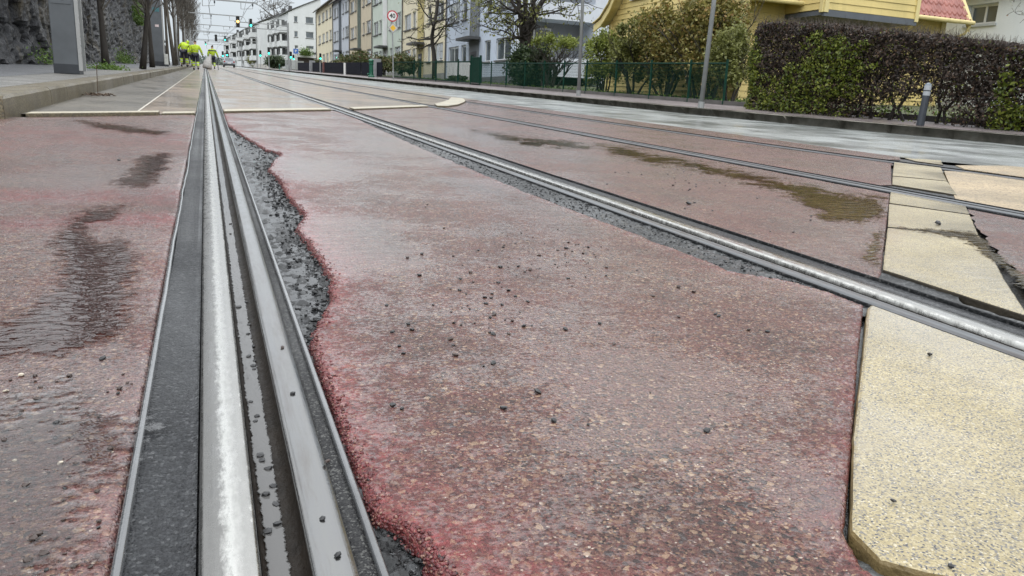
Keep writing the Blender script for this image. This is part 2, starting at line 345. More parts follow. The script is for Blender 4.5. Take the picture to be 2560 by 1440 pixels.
EO = [0, .0008, .0022, .0045, .008, .013, .02, .03, .045, .07, .11, .16]
POOLS = []
for px, py, rx, ry, s in [(1640, 960, .10, .12, 1.), (1610, 1080, .10, .05, .8), (1000, 360, .30, .9, .9), (800, 420, .20, .5, .8), (900, 600, .14, .35, .7), (1150, 330, .3, 1.0, .7), (1250, 470, .2, .4, .5), (60, 1080, .2, .2, .9), (200, 1300, .12, .12, .6), (250, 440, .35, .4, .5), (2090, 1280, .04, .1, 1.)]:
    g = G(px, py); POOLS.append((g[0], g[1], rx, ry, s))
def red_sheet(name, xl, xr, ys, mid=14, el=1., er=.5, drop=.016, dropr=1., lumps=.0028, blobs=(), wl=.05, wr=.03):
    mb = MB(); ed = []; po = []; cols = None
    for y in ys:
        a, b = xl(y), xr(y); w = max(b - a, .004); k = min(1., w / .36)
        lo = [a + e * k for e in EO]; hi = [b - e * k for e in EO[::-1]]
        row = lo + list(np.linspace(lo[-1], hi[0], mid + 2)[1:-1]) + hi
        cols = len(row)
        for x in row:
            dl, dr = x - a, b - x; d = min(dl, dr)
            q = min(1., max(0., d / .012)); z = -drop * (dropr if dr < dl else 1.) * (1 - math.sqrt(max(0, 1 - (1 - q) ** 2)))
            near = math.exp(-d / .03)
            z += lumps * near * q * (noise.noise(Vector((x * 95, y * 95, 1))) + .7 * noise.noise(Vector((x * 210, y * 210, 3)))) + .0012 * noise.noise(Vector((x * 7, y * 5, 0)))
            mb.v.append((x, y, zr(y) + z))
            e = max(el * math.exp(-dl / wl), er * math.exp(-dr / wr))
            for bx, by, rx, ry, s in blobs: e = max(e, s * math.exp(-((x - bx) / rx) ** 2 - ((y - by) / ry) ** 2))
            ed.append(e); po.append(max(s * math.exp(-((x - bx) / rx) ** 2 - ((y - by) / ry) ** 2) for bx, by, rx, ry, s in POOLS))
    for j in range(len(ys) - 1):
        for i in range(cols - 1):
            a = j * cols + i; mb.f.append([a, a + 1, a + cols + 1, a + cols])
    mb.at['edge'] = ed; mb.at['pool'] = po
    return tag(struct(mb.build(name, mRED, smooth=True)))
blobs = []
for px, py, rx, ry, s in [(120, 490, .30, .14, 1.), (420, 490, .12, .2, .85), (370, 548, .16, .12, 1.1), (40, 560, .16, .09, 1.), (430, 345, .16, .4, .7), (60, 340, .5, .9, .45)]:
    g = G(px, py); blobs.append((g[0], g[1], rx, ry, s))
red_sheet('road', lambda y: max(-9., far_x(y) if y > 6.36 else -9.), lambda y: -.099 + .004 * noise.noise((y * 2.1, 9, 0)) + .002 * noise.noise((y * 40, 2, 0)), np.geomspace(.25, 7.38, 300), mid=40, el=0, er=.35, blobs=blobs, drop=.01, wr=.05)
red_sheet('road', lambda y: max(b1(y), far_x(y) if y > 7.8 else 0), lambda y: min(b2(y), slab_x(y) - .0012 + .0022 * noise.noise((y * 90, 8, 0)) if y < 1.36 else 9), np.geomspace(.27, 9.0, 860), el=1.05, er=.6, wl=.075, wr=.04, dropr=.4, lumps=.0052)
red_sheet('road', lambda y: max(1.6, far_x(y) if y > 9.25 else 0), lambda y: min(X3(y) - .105, slab_x(y) - .005), np.geomspace(1.44, 11.3, 220), el=.25, er=.3, drop=.008)
red_sheet('road', lambda y: max(X3(y) + .145 + .03 * max(0, noise.noise((y * 1.6, 0, 0))), far_x(y) if y > 11.4 else 0), lambda y: min(X4(y) - .14, slab_x(y) - .005), np.geomspace(3.2, 14.2, 200), el=.6, er=.3, drop=.01)
red_sheet('road', lambda y: X4(y) + .10, lambda y: min(LANE(y) - .01, max(slab_x(y) - .005, X4(y) + .12)), np.geomspace(4.7, 15.8, 120), el=.1, er=.1, drop=.006)
# surfacing beyond the far granite edging
def sheet(name, xl, xr, y0f, y1, mat, z=.004, nx=6, ny=90):
    mb = MB(); n = nx
    for j in range(ny):
        t = (j / (ny - 1)) ** 3
        for i in range(n):
            u = i / (n - 1); ye = y0f(u); y = ye + (y1 - ye) * t; x = xl(y) + (xr(y) - xl(y)) * u
            mb.v.append((x, y, zr(y) + z + .003 * noise.noise(Vector((x * 2, y * .6, 0)))))
    for j in range(ny - 1):
        for i in range(n - 1):
            a = j * n + i; mb.f.append([a, a + 1, a + n + 1, a + n])
    return struct(mb.build(name, mat, smooth=True))
lerp = lambda a, b: (lambda u: far_y(a + (b - a) * u) + .06)
sheet('gutter', lambda y: -1.32, lambda y: -.575, lambda u: far_y(-1.2) + .25 + .6 * u, 420, mGUT)
sheet('road', lambda y: -.555, lambda y: -.1, lerp(-.55, -.1), 420, mBEIGE)
sheet('road', lambda y: .142, lambda y: 1.362, lerp(.14, 1.36), 420, mBEIGE)
sheet('road', lambda y: 1.6, lambda y: X3(y) - .105, lerp(1.6, 3.05), 420, mBEIGE)
sheet('road', lambda y: X3(y) + .142, lambda y: X4(y) - .14, lerp(3.3, 4.5), 420, mBEIGE)
sheet('road', lambda y: X4(y) + .10, lambda y: LANE(y) - .01, lambda u: 15.9, 420, mBEIGE)
sheet('joint_strip', lambda y: -.574, lambda y: -.556, lambda u: 7.05, 60, M('pale_joint', (.42, .39, .33), .6, var=.25, vs=6), z=.005, nx=2, ny=40)
mb = MB()
for y in (12.6, 24.8, 37):
    mb.grid([-.55, -.1], [y, y + .03], lambda x, yy: (x, yy, zr(yy) + .0085))
struct(mb.build('joint_strip', M('dark_joint', (.06, .05, .04), .7)))
# right-hand traffic lane, wet
mb = MB(); ysl = list(np.geomspace(1.2, 440, 120))
o = 0
for y in ysl:
    for k in range(9): x = LANE(y) + (KERB(y) + .1 - LANE(y)) * k / 8; mb.v.append((x, y, zr(y) - .006 + .006 * noise.noise(Vector((x * 1.3, y * .5, 0)))))
for j in range(len(ysl) - 1):
    for i in range(8): a = j * 9 + i; mb.f.append([a, a + 1, a + 10, a + 9])
struct(mb.build('traffic_lane', mROAD, smooth=True))
# tan patch on the near side of the granite crossing, pink one between the tracks
def pxpoly(pts, H=0.): return [tuple(G(px, py, H)[:2]) for px, py in pts]
mb = MB(); mb.prism([(3.5, 1.4), (5.0, 2.2), (5.0, 3.9), (4.85, 3.95), (4.62, 3.75), (3.45, 2.72), (3.46, 1.9)], lambda x, y: zr(y) - .02, lambda x, y: zr(y) + .001)
struct(mb.build('road', mTAN))
mb = MB(); mb.prism([(5.24, 2.4), (7.4, 2.8), (6.1, 4.4), (5.45, 4.35), (5.24, 4.1)], lambda x, y: zr(y) - .02, lambda x, y: zr(y) + .001)
struct(mb.build('road', mTAN))
mb = MB(); xs = list(np.linspace(1.61, 3.2, 60))
def tail(x, t):
    y1 = interp([(1.6, .9), (2.0, 1.32), (2.4, 1.72), (2.8, 2.1), (3.2, 2.45)])(x) + .03 * noise.noise((x * 14, 0, 0)); y = y1 * t + .3 * (1 - t); return (x, y, zr(y) - .003)
o = mb.grid(xs, list(np.linspace(0, 1, 30)), tail); mb.at['edge'] = [.1] * len(mb.v)
struct(mb.build('road', mRED, smooth=True))

# ------------------------------------------------------------------ rails
ysr = [y for y in np.geomspace(.2, 430, 300)]
def strip(name, xc, sg, prof, mat, parent, y0=.2, y1=430, jit=None, smooth=True, flat=False):
    mb = MB(); ys = [y for y in ysr if y0 <= y <= y1]; n = len(prof)
    for y in ys:
        dx = jit(y) if jit else 0
        for s, z in prof: mb.v.append((xc(y) + sg * (s + dx), y, zr(y) + z))
    for j in range(len(ys) - 1):
        for i in range(n - 1):
            a = j * n + i; f = [a, a + 1, a + n + 1, a + n]; mb.f.append(f if sg > 0 else f[::-1])
    if name == 'rail_head': mb.at['u'] = [(s + .0265) / .055 for _ in ys for s, z in prof]
    return mb.build(name, mat, parent, smooth=smooth)
def tram_rail(xc, sg, steel, label, lipmat):
    t = thing('tram_rail', (xc(0), 0, 0), label, 'tram rail', 'grooved tram rails set in the street')
    strip('rail_head', xc, sg, [(-.0265, -.03), (-.0265, -.003), (-.0250, -.0010), (-.021, .0004), (-.010, .0010), (.004, .0014), (.016, .0013), (.0235, .0006), (.0268, -.0022), (.0285, -.022)], steel, t)
    strip('groove_bed', xc, sg, [(.0285, -.012), (.031, -.0185), (.040, -.0205), (.050, -.0200), (.060, -.0180), (.067, -.0135), (.0698, -.006), (.0705, -.003)], mGRV, t)
    wp = [(.0310, -.0176), (.0350, -.0176), (.0440, -.0176), (.0530, -.0176), (.0570, -.0176)]; w = strip('groove_water', xc, sg, wp, mW4, t); a = w.data.attributes.new('depth', 'FLOAT', 'POINT'); a.data.foreach_set('value', [.0, .45, 1.6, .45, .0] * (len(w.data.vertices) // 5))
    strip('guard_lip', xc, sg, [(.0705, -.02), (.0705, -.003), (.0725, -.0006), (.080, .0004), (.098, 0), (.1095, -.0012), (.1115, -.004)], lipmat, t)
    strip('bitumen_seal', xc, sg, [(.1110, -.005), (.114, -.0032), (.124, -.0028), (.128, -.005)], mBIT, t)
    strip('edge_strip', xc, sg, [(.1275, -.02), (.1278, .0008), (.1290, .0022), (.1345, .0022), (.1360, .0006), (.1362, -.02)], mEDGE, t)
    strip('rubber_infill', xc, sg, [(-.0890, -.004), (-.080, -.0035), (-.060, -.0055), (-.040, -.005), (-.0285, -.003), (-.0283, -.02)], mRUB, t)
    strip('edge_strip', xc, sg, [(-.0985, -.02), (-.0980, .0018), (-.0965, .0034), (-.0905, .0034), (-.0890, .0016), (-.0888, -.02)], mEDGE, t, jit=lambda y: (.0055 * noise.noise((y * 1.25, 5, 0)) + .002 * noise.noise((y * 6, 5, 0))) * min(1, max(0, (y - 1.2))) )
    return t
tram_rail(lambda y: .0, 1, mSTEEL, 'nearest rail, running straight away, its wet silver head bordered by black rubber', m_steel('wet_lip_steel', (.19, .19, .192), .10, .3, .35, (.20, .20, .195)))
mE0 = mEDGE; mEDGE = mRUBD
tram_rail(lambda y: 1.5, -1, mSTEEL, 'bright polished rail slanting to the right edge beside the big granite slab', mLIP)
mRUB_, mBIT_, mEDGE_ = mRUB, mBIT, mE0; mRUB = mBIT = mEDGE = mRUBD  # far rails take darker copies of the steel and rubber
tram_rail(X3, 1, mSTEELD, 'dark rail beyond the brown puddle, the nearer one of the far track', mSTEELD)
tram_rail(X4, -1, mSTEELD, 'dark rail nearest the car lane, farthest rail of the four', mSTEELD)
mRUB, mBIT, mEDGE = mRUB_, mBIT_, mEDGE_

# mortar packed between the slabs and the rails
def fill(xa, xb, y0, y1, z=-.005):
    mb = MB(); ys = list(np.linspace(y0, y1, 120)); n = 8
    for y in ys:
        for k in range(n): x = xa(y) + (xb(y) - xa(y)) * k / (n - 1); mb.v.append((x, y, zr(y) + z + .003 * noise.noise(Vector((x * 40, y * 40, 2)))))
    for j in range(len(ys) - 1):
        for i in range(n - 1): a = j * n + i; mb.f.append([a, a + 1, a + n + 1, a + n])
    struct(mb.build('mortar_bed', mMORT, smooth=True))
fill(lambda y: 1.592, lambda y: 1.592 + max(.05, min(.35, slab_x(y) + .30 - 1.592)), .5, 3.2); fill(lambda y: X3(y) - .24, lambda y: X3(y) - .092, 1.4, 4.2); fill(lambda y: X3(y) + .13, lambda y: X3(y) + .30, 1.4, 4.4); fill(lambda y: X4(y) - .28, lambda y: X4(y) - .13, 2.2, 5.0); fill(lambda y: X4(y) + .09, lambda y: X4(y) + .45, 2.2, 5.4)
mb = MB(); mb.grid(list(np.linspace(.4, 1.36, 40)), list(np.linspace(-.1, 1.3, 50)), lambda x, y: (x, y, zr(y) - .011 - .012 * (y > .52) + .002 * noise.noise(Vector((x * 50, y * 50, 4))))); struct(mb.build('mortar_bed', mMORT2, smooth=True))
# ------------------------------------------------------------------ granite crossing slabs
def rough_poly(poly, step=.03, jit=.0016):
    out = []
    for i, p in enumerate(poly):
        q = poly[(i + 1) % len(poly)]; d = math.dist(p, q); n = max(1, int(d / step))
        for k in range(n):
            t = k / n; x, y = p[0] + (q[0] - p[0]) * t, p[1] + (q[1] - p[1]) * t
            out.append((x + jit * noise.noise((x * 40, y * 40, 0)), y + jit * noise.noise((x * 40, y * 40, 9))))
    return out
def ccw(p):
    a = sum(p[i][0] * p[(i + 1) % len(p)][1] - p[(i + 1) % len(p)][0] * p[i][1] for i in range(len(p)))
    return p if a > 0 else p[::-1]
def slab(poly, label, z=.006, th=.05, mat=None, w=.004, jit=.0016, step=.03, side=None):
    mb = MB(); poly = ccw(rough_poly(poly, step, jit)); mb.prism(poly, lambda x, y: zr(y) + z - th, lambda x, y: zr(y) + z)
    c = np.mean(poly, 0); o = mb.build('granite_slab', mat or mGRAN, loc=(c[0], c[1], zr(c[1]) + z - th)); o.data.materials.append(side or mSLABSIDE)
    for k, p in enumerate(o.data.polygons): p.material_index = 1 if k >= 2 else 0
    bevel(o, w); return tag(o, label, 'paving slab', 'granite slabs of the crossing')
E0 = 1.3605
mSLABSIDE = M('dark_slab_side', (.035, .027, .016), .7, var=.5, vs=9, bump=.5, bs=50); mRUSTY = M('stained_stone_edge', (.16, .115, .045), .6, var=.5, vs=14, bump=.6, bs=60)  # most slab sides get a darker brown than the tops
slab([(.612, .535), (.79, .712), (1.06, .962), (1.33, 1.215), (E0, 1.235), (E0, -.12), (1.22, -.02), (.93, .225), (.70, .407), (.628, .455), (.600, .485)], 'big yellow speckled granite slab with a rust stain, in the lower right corner', w=.006, side=mRUSTY)
slab([(.60, .435), (.68, .372), (1.1, .02), (.8, .02), (.57, .40)], 'sliver of yellow granite slab cut off by the bottom edge, below the big slab', w=.004, side=mRUSTY)
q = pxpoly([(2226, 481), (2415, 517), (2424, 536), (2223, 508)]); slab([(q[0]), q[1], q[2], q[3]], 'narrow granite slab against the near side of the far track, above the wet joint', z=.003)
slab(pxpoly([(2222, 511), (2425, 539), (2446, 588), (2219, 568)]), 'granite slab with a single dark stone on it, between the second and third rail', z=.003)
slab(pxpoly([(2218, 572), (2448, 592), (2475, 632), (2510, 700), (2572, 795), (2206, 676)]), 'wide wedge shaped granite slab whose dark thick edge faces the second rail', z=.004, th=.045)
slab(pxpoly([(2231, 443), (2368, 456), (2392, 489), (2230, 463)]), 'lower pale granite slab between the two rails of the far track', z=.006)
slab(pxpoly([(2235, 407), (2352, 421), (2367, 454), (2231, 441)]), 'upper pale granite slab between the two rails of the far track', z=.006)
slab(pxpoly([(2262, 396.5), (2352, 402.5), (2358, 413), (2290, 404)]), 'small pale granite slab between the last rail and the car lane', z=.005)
# granite edging where the red surfacing ends
def edging(poly, label, z=.03): return slab(poly, label, z=z, th=.06, w=.008, jit=.004, step=.12, mat=mGRANP, side=mKERB)
mGRANP = m_speckle('pale_granite', [(0, (.37, .335, .25)), (.5, (.44, .40, .305)), (.85, (.28, .255, .20))], 130, .4, .5, .4)
def along(xa, xb, w0, w1, n=8):
    a = [(x, far_y(x) + w0) for x in np.linspace(xa, xb, n)]; b = [(x, far_y(x) + w1) for x in np.linspace(xb, xa, n)]
    return a + b
edging(along(-1.2, -.38, -.02, .16), 'long low granite edging stone in front of the left gutter')
edging(along(-.36, -.105, .02, .24), 'short granite edging stone touching the left side of the nearest rail', z=.018)
edging(along(.145, 1.3, -.03, .26), 'white looking granite edging stone between the first and second rail', z=.022)
edging(along(1.62, 3.02, -.03, .30), 'white looking granite edging stone between the second and third rail', z=.022)
cp = pxpoly([(1092, 268.5), (1120, 269), (1145, 265), (1160, 259), (1164, 255), (1158, 249.5), (1128, 246), (1122, 252), (1108, 258), (1086, 264)])
edging(cp, 'rounded yellowish granite nosing stone at the tip of the tram track', z=.03)
# ------------------------------------------------------------------ kerbs and pavements
def kerbstones(path, h, depth, mat, gap=.006, inward=1, name='kerb', step=1.):
    """kerb stones butted end to end along path; the body reaches to the side given by inward"""
    mb = MB(); acc = [path[0]]
    for i in range(len(path) - 1):
        a, b = Vector(path[i]), Vector(path[i + 1]); L = (b - a).length; n = max(1, round(L / step)); d = (b - a) / n; u = d.normalized()
        nrm = Vector((-u.y, u.x)) * inward
        for k in range(n):
            p = a + d * k + u * gap / 2; q = a + d * (k + 1) - u * gap / 2; hh = h + .006 * noise.noise((p.x * 3, p.y * 3, 0)); of = nrm * .006 * noise.noise((p.x * 2, p.y * 2, 4))
            m = 5
            for s in range(m):
                p2 = p + (q - p) * s / m; q2 = p + (q - p) * (s + 1) / m
                def prof(c):
                    j = .006 * noise.noise((c.x * 11, c.y * 11, 1)); zz = zr(c.y) + hh + .004 * noise.noise((c.x * 9, c.y * 9, 2))
                    return [(c + of + nrm * 0, zr(c.y) - .06), (c + of + nrm * (.002 + j * .6), zr(c.y) + hh * .5), (c + of + nrm * (.006 + j), zz - .022), (c + of + nrm * (.028 + j), zz), (c + nrm * depth, zr(c.y) + h)]
                A, B = prof(p2), prof(q2)
                o = mb.add([(*w.to_2d(), z) for w, z in A] + [(*w.to_2d(), z) for w, z in B], [])
                for r in range(4): mb.f.append([o + r, o + r + 1, o + 6 + r, o + 5 + r] if inward < 0 else [o + r, o + 5 + r, o + 6 + r, o + r + 1])
                if s == 0: mb.f.append([o + r for r in range(5)])
                if s == m - 1: mb.f.append([o + 5 + r for r in range(5)])
    return struct(mb.build(name, mat))
KL = -1.28
kl_path = [(-9., 5.05), (-3., 5.92), (KL, 6.16)]
kerbstones(kl_path, .155, .3, mKERB, inward=1)
kerbstones([(KL, 6.17)] + [(KL - .03 * math.sin(y / 9), y) for y in (9, 12, 16, 21, 28, 40, 60, 100, 200, 400)], .155, .28, mKERB, inward=1)
kr = [(KERB(y), y) for y in (400, 200, 100, 60, 40, 30, 24, 19, 15, 13, 11, 10, 9.2, 8.2, 7, 5, 2)]
kerbstones(kr, .125, .22, M('kerb_right', (.20, .185, .15), .6, var=.4, vs=4, bump=.6, bs=14, col2=(.34, .32, .27)), inward=-1)
# left pavement: asphalt with a paved margin
mb = MB(); mb.grid([-12, -6, -3.5, KL - .95], [4.6, 5.2, 7, 10, 14, 20, 30, 45, 70, 110, 200, 400], lambda x, y: (x, max(y, 6.2 + (x - KL) * .14), zr(max(y, 6.2 + (x - KL) * .14)) + .157 + .012 * noise.noise((x, y * .5, 0))))
struct(mb.build('pavement', mWALK, smooth=True))
mPAVE = m_speckle('margin_paving', [(0, (.15, .145, .135)), (.5, (.20, .195, .18)), (.9, (.09, .085, .075))], 90, .4, .55, .3, bigscale=2.5, stain=(.07, .065, .055))
mb = MB(); y = 6.55
while y < 130:
    L = .42; mb.box((KL - .93, y, 0), (KL - .285, y + L - .012, 0))
    for i in range(8): x0, y0, _ = mb.v[-8 + i]; mb.v[-8 + i] = (x0, y0, zr(y0) + (.157 if i >= 4 else .10) + .003 * noise.noise((y, 3, 0)))
    y += L
struct(mb.build('pavement', mPAVE))
# right pavement
mb = MB(); ysl = [1.5, 3, 5, 7, 8.2, 9.2, 10, 11, 13, 15, 19, 24, 30, 40, 60, 100, 200, 400]
for y in ysl:
    for k in range(4): x = KERB(y) + .20 + (11.75 - KERB(y) - .2) * k / 3; mb.v.append((x, y, zr(y) + .125 + .05 * k / 3))
for j in range(len(ysl) - 1):
    for i in range(3): a = j * 4 + i; mb.f.append([a, a + 1, a + 5, a + 4])
struct(mb.build('pavement', mWALKR, smooth=True))

# ------------------------------------------------------------------ standing water
def puddle(poly, mat, step=6, soft=26, z=.0026, asp=2.4, name='puddle'):
    P2 = np.array(poly, dtype=float); x0, y0 = P2.min(0) - soft; x1, y1 = P2.max(0) + soft / asp
    xs = np.arange(x0, x1 + step, step); ysx = np.arange(y0, y1 + step / asp, step / asp)
    X, Y = np.meshgrid(xs, ysx); n = len(P2); ins = np.zeros(X.shape, bool); dist = np.full(X.shape, 1e9)
    for i in range(n):
        (ax, ay), (bx, by) = P2[i], P2[(i + 1) % n]
        c = (ay > Y) != (by > Y)
        with np.errstate(divide='ignore', invalid='ignore'): ins ^= c & (X < (bx - ax) * (Y - ay) / (by - ay + 1e-12) + ax)
        ex, ey = bx - ax, (by - ay) * asp; t = np.clip(((X - ax) * ex + (Y - ay) * asp * ey) / (ex * ex + ey * ey + 1e-9), 0, 1)
        dist = np.minimum(dist, np.hypot(X - ax - t * ex, (Y - ay) * asp - t * ey))
    sd = np.where(ins, dist, -dist); dep = np.clip(sd / soft * .6 + .22, 0, 1.3)
    keep = dep > .0; mb = MB(); idx = -np.ones(X.shape, int); at = []
    k2 = keep.copy(); k2[1:] |= keep[:-1]; k2[:-1] |= keep[1:]; k2[:, 1:] |= keep[:, :-1]; k2[:, :-1] |= keep[:, 1:]
    for j in range(X.shape[0]):
        for i in range(X.shape[1]):
            if k2[j, i]: g = G(X[j, i], Y[j, i], z); idx[j, i] = len(mb.v); mb.v.append(tuple(g)); at.append(dep[j, i])
    for j in range(X.shape[0] - 1):
        for i in range(X.shape[1] - 1):
            q = [idx[j, i], idx[j + 1, i], idx[j + 1, i + 1], idx[j, i + 1]]
            if min(q) >= 0: mb.f.append(q)
    mb.at['depth'] = at
    return struct(mb.build(name, mat, smooth=True))
puddle([(128, 590), (160, 548), (230, 524), (300, 518), (335, 512), (310, 532), (245, 556), (225, 580), (250, 596), (290, 578), (352, 600), (352, 660), (335, 740), (305, 830), (215, 880), (60, 900), (-120, 920), (-120, 850), (20, 790), (90, 735), (150, 680), (136, 630)], mW1, 6, 62)
puddle([(190, 300), (320, 312), (430, 330), (390, 338), (300, 330), (225, 318)], mW1, 5, 24)
puddle([(278, 460), (310, 440), (325, 410), (345, 388), (430, 380), (425, 410), (402, 448), (360, 466), (300, 470)], mW1, 5, 40)
puddle([(1490, 358), (1560, 366), (1640, 383), (1720, 398), (1850, 428), (2000, 460), (2100, 480), (2215, 494), (2219, 545), (2150, 556), (2060, 545), (2000, 505), (1960, 485), (1850, 452), (1700, 418), (1600, 404), (1530, 385)], mW2, 8, 44)
puddle([(2216, 560), (2212, 600), (2204, 664), (2160, 654), (2140, 636), (2172, 606), (2190, 575)], mW2, 5, 30)
puddle([(1185, 326), (1300, 340), (1420, 350), (1500, 372), (1390, 369), (1260, 350)], mW2, 5, 26)
puddle([(1290, 352), (1330, 350), (1370, 358), (1350, 368), (1300, 362)], mW2, 4, 12)
0 and puddle([(1480, 900), (1560, 875), (1650, 870), (1730, 905), (1765, 965), (1745, 1015), (1650, 1050), (1550, 1030), (1500, 970)], mW3, 7, 75)
0 and puddle([(1500, 1040), (1590, 1030), (1690, 1060), (1720, 1110), (1640, 1150), (1540, 1120), (1450, 1090)], mW3, 7, 70)
0 and puddle([(2060, 1180), (2100, 1190), (2098, 1330), (2070, 1400), (1960, 1380), (1900, 1300), (1980, 1230)], mW3, 7, 80)
puddle([(2440, 580), (2475, 610), (2530, 665), (2600, 700), (2600, 760), (2540, 712), (2480, 650), (2405, 598), (2300, 578), (2240, 574), (2235, 566), (2380, 572)], mW2, 6, 20, z=.0058)
puddle([(-240, 900), (40, 985), (170, 950), (250, 1010), (345, 1040), (318, 1150), (260, 1230), (285, 1330), (215, 1500), (-240, 1540)], mW3, 9, 200)
mb = MB(); at = []
for j, y in enumerate(np.geomspace(1.2, 6.2, 160)):
    for k in range(6): x = .1362 + (b1(y) + .012 - .1362) * k / 5; mb.v.append((x, y, zr(y) - .0158)); at.append(1.0 - .5 * (k / 5) ** 2)
for j in range(159):
    for i in range(5): a = j * 6 + i; mb.f.append([a, a + 1, a + 7, a + 6])
mb.at['depth'] = at; struct(mb.build('puddle', mW5, smooth=True))
# ------------------------------------------------------------------ rubble in the broken strips (nobody could count it)
ICO = None
def rubble(name, pts, sizes, mat, label):
    bm = bmesh.new(); bmesh.ops.create_icosphere(bm, subdivisions=1, radius=1.); base = np.array([tuple(v.co) for v in bm.verts]); fc = np.array([[v.index for v in f.verts] for f in bm.faces]); bm.free()
    n = len(pts); nv = len(base); J = 1 + .55 * (rng.random((n, nv, 1)) - .5); S = np.stack([sizes * rng.uniform(.7, 1.3, n), sizes * rng.uniform(.7, 1.3, n), sizes * rng.uniform(.45, .8, n)], 1)
    a = rng.uniform(0, 6.3, n); c, s_ = np.cos(a), np.sin(a); V = base[None] * J * S[:, None, :] * .5
    V = np.stack([V[..., 0] * c[:, None] - V[..., 1] * s_[:, None], V[..., 0] * s_[:, None] + V[..., 1] * c[:, None], V[..., 2]], -1) + np.array(pts)[:, None, :]
    F = (fc[None] + (np.arange(n) * nv)[:, None, None]).reshape(-1, 3); o = fast_mesh(name, V.reshape(-1, 3), F, mat, loc=tuple(pts[0])); return tag(o, label, 'gravel', kind='stuff')
pts, sz = [], []
while len(pts) < 2900:
    y = float(np.exp(random.uniform(math.log(.5), math.log(6.2)))); w = b1(y) + .004 - .138
    if w < .012: continue
    x = .138 + w * random.random() ** .42; s = random.choice((.002, .0025, .003, .004, .005)) if y < 1.15 else random.choice((.003, .004, .005, .006, .008, .011)) * (1 if y < 2.5 else 1.3)
    if random.random() < .5 and (x - .138) < w * .45: continue
    pts.append((x, y, zr(y) + bedz(x, y) + s * .08)); sz.append(s)
rubble('rubble', pts, np.array(sz), mBED, 'wet black rubble in the broken strip beside the nearest rail')
pts, sz = [], []
while len(pts) < 1500:
    y = float(np.exp(random.uniform(math.log(1.4), math.log(7.2)))); a, b = b2(y), 1.362
    if b - a < .015: continue
    x = a + (b - a) * random.random(); s = random.choice((.003, .004, .005, .007)) * (1 if y < 2.5 else 1.4); pts.append((x, y, zr(y) - .012 + .008 * (x - 1.2) / .16 + .001)); sz.append(s)
rubble('rubble', pts, np.array(sz), mMORT, 'grey crumbs of mortar in the broken strip beside the second rail')
pts, sz = [], []
mCRUMB = m_speckle('red_crumb', [(0, (.07, .014, .016)), (.5, (.15, .032, .034)), (.8, (.22, .12, .09)), (.93, (.03, .02, .02))], 300, .6, .5, .2)
while len(pts) < 3400:
    y = float(np.exp(random.uniform(math.log(.5), math.log(6.4)))); d = abs(random.gauss(0, .010)) - .004; x = b1(y) + d; s = random.choice((.003, .0035, .0045, .006)) * (1 if y < 2.5 else 1.3)
    q = min(1., max(0., d / .012)); z = -.016 * (1 - math.sqrt(max(0, 1 - (1 - q) ** 2))); pts.append((x, y, zr(y) + z - s * .05)); sz.append(s)
rubble('rubble', pts, np.array(sz), mCRUMB, 'crumbling red asphalt along the broken edge by the nearest rail')
# ------------------------------------------------------------------ loose stone chips
mCH = [M('dark_chip', (.010, .010, .011), .45, var=.5, vs=80, coat=.15), M('brown_chip', (.035, .02, .015), .45, var=.5, vs=80, coat=.15), M('pale_chip', (.45, .40, .32), .5, var=.3, vs=80)]
def chip_mesh(seed, mat):
    bm = bmesh.new(); bmesh.ops.create_icosphere(bm, subdivisions=1, radius=1.); r = random.Random(seed)
    for v in bm.verts: v.co *= .75 + .5 * r.random(); v.co.z *= .72
    me = bpy.data.meshes.new('stone_chip'); bm.to_mesh(me); bm.free(); me.materials.append(mat); return me
CH = [chip_mesh(i, mCH[0 if i < 6 else (1 if i < 9 else 2)]) for i in range(11)]
def chip(px, py, size, label, group, kinds=range(0, 9), H=0., xyz=None):
    g = xyz if xyz is not None else G(px, py, H)
    o = bpy.data.objects.new('stone_chip', CH[random.choice(list(kinds))]); COL.objects.link(o)
    o.location = (g[0], g[1], g[2] + size * .22); o.scale = (size * .5 * random.uniform(.9, 1.3), size * .5, size * .5 * random.uniform(.7, 1)); o.rotation_euler = (random.uniform(-.3, .3), random.uniform(-.3, .3), random.uniform(0, 6.3))
    return tag(o, label, 'stone chip', group)
big = [(1251, 669, .0125), (1176, 683, .010), (1048, 690, .0125), (1019, 645, .010), (1055, 636, .009), (1697, 719, .012), (1734, 731, .009), (1633, 742, .009), (1239, 890 - 0, 0), (1138, 890, .011), (1345, 983, .012), (1234, 910, .010), (1125, 850, .010), (1020, 812, .009), (1031, 826, .010), (1110, 571, .008), (1069, 512, .007), (1064, 518, .006), (1415, 622, .011), (1470, 619, .010), (1395, 627, .009), (1420, 697, .009), (1500, 810, .009), (1515, 690, .007), (1271, 728, .010), (1212, 745, .009), (1289, 742, .008), (1535, 861, .008), (1414, 824, .009), (998, 867, .008), (1272, 836, .008)]
for px, py, s in big:
    if s: chip(px, py, s, 'larger black stone chip in the scatter on the red asphalt between the two nearest rails', 'larger chips on the red asphalt')
LAB = 'tiny dark stone chip scattered on the red asphalt between the two nearest rails'
k = 0
while k < 150:
    if random.random() < .45: px, py = random.gauss(1400, 75), random.gauss(632, 30)
    elif random.random() < .6: px, py = random.gauss(1220, 70), random.gauss(735, 45)
    else: px, py = random.uniform(960, 1950), random.uniform(540, 1080)
    g = G(px, py)
    if not (b1(g[1]) + .05 < g[0] < b2(g[1]) - .04) or (g[1] < 1.3 and g[0] > slab_x(g[1]) - .05): continue
    chip(px, py, random.choice([.003, .0035, .004, .0045, .005, .006, .008, .0095]), LAB, 'tiny chips on the red asphalt', range(0, 9) if random.random() < .9 else (9, 10)); k += 1
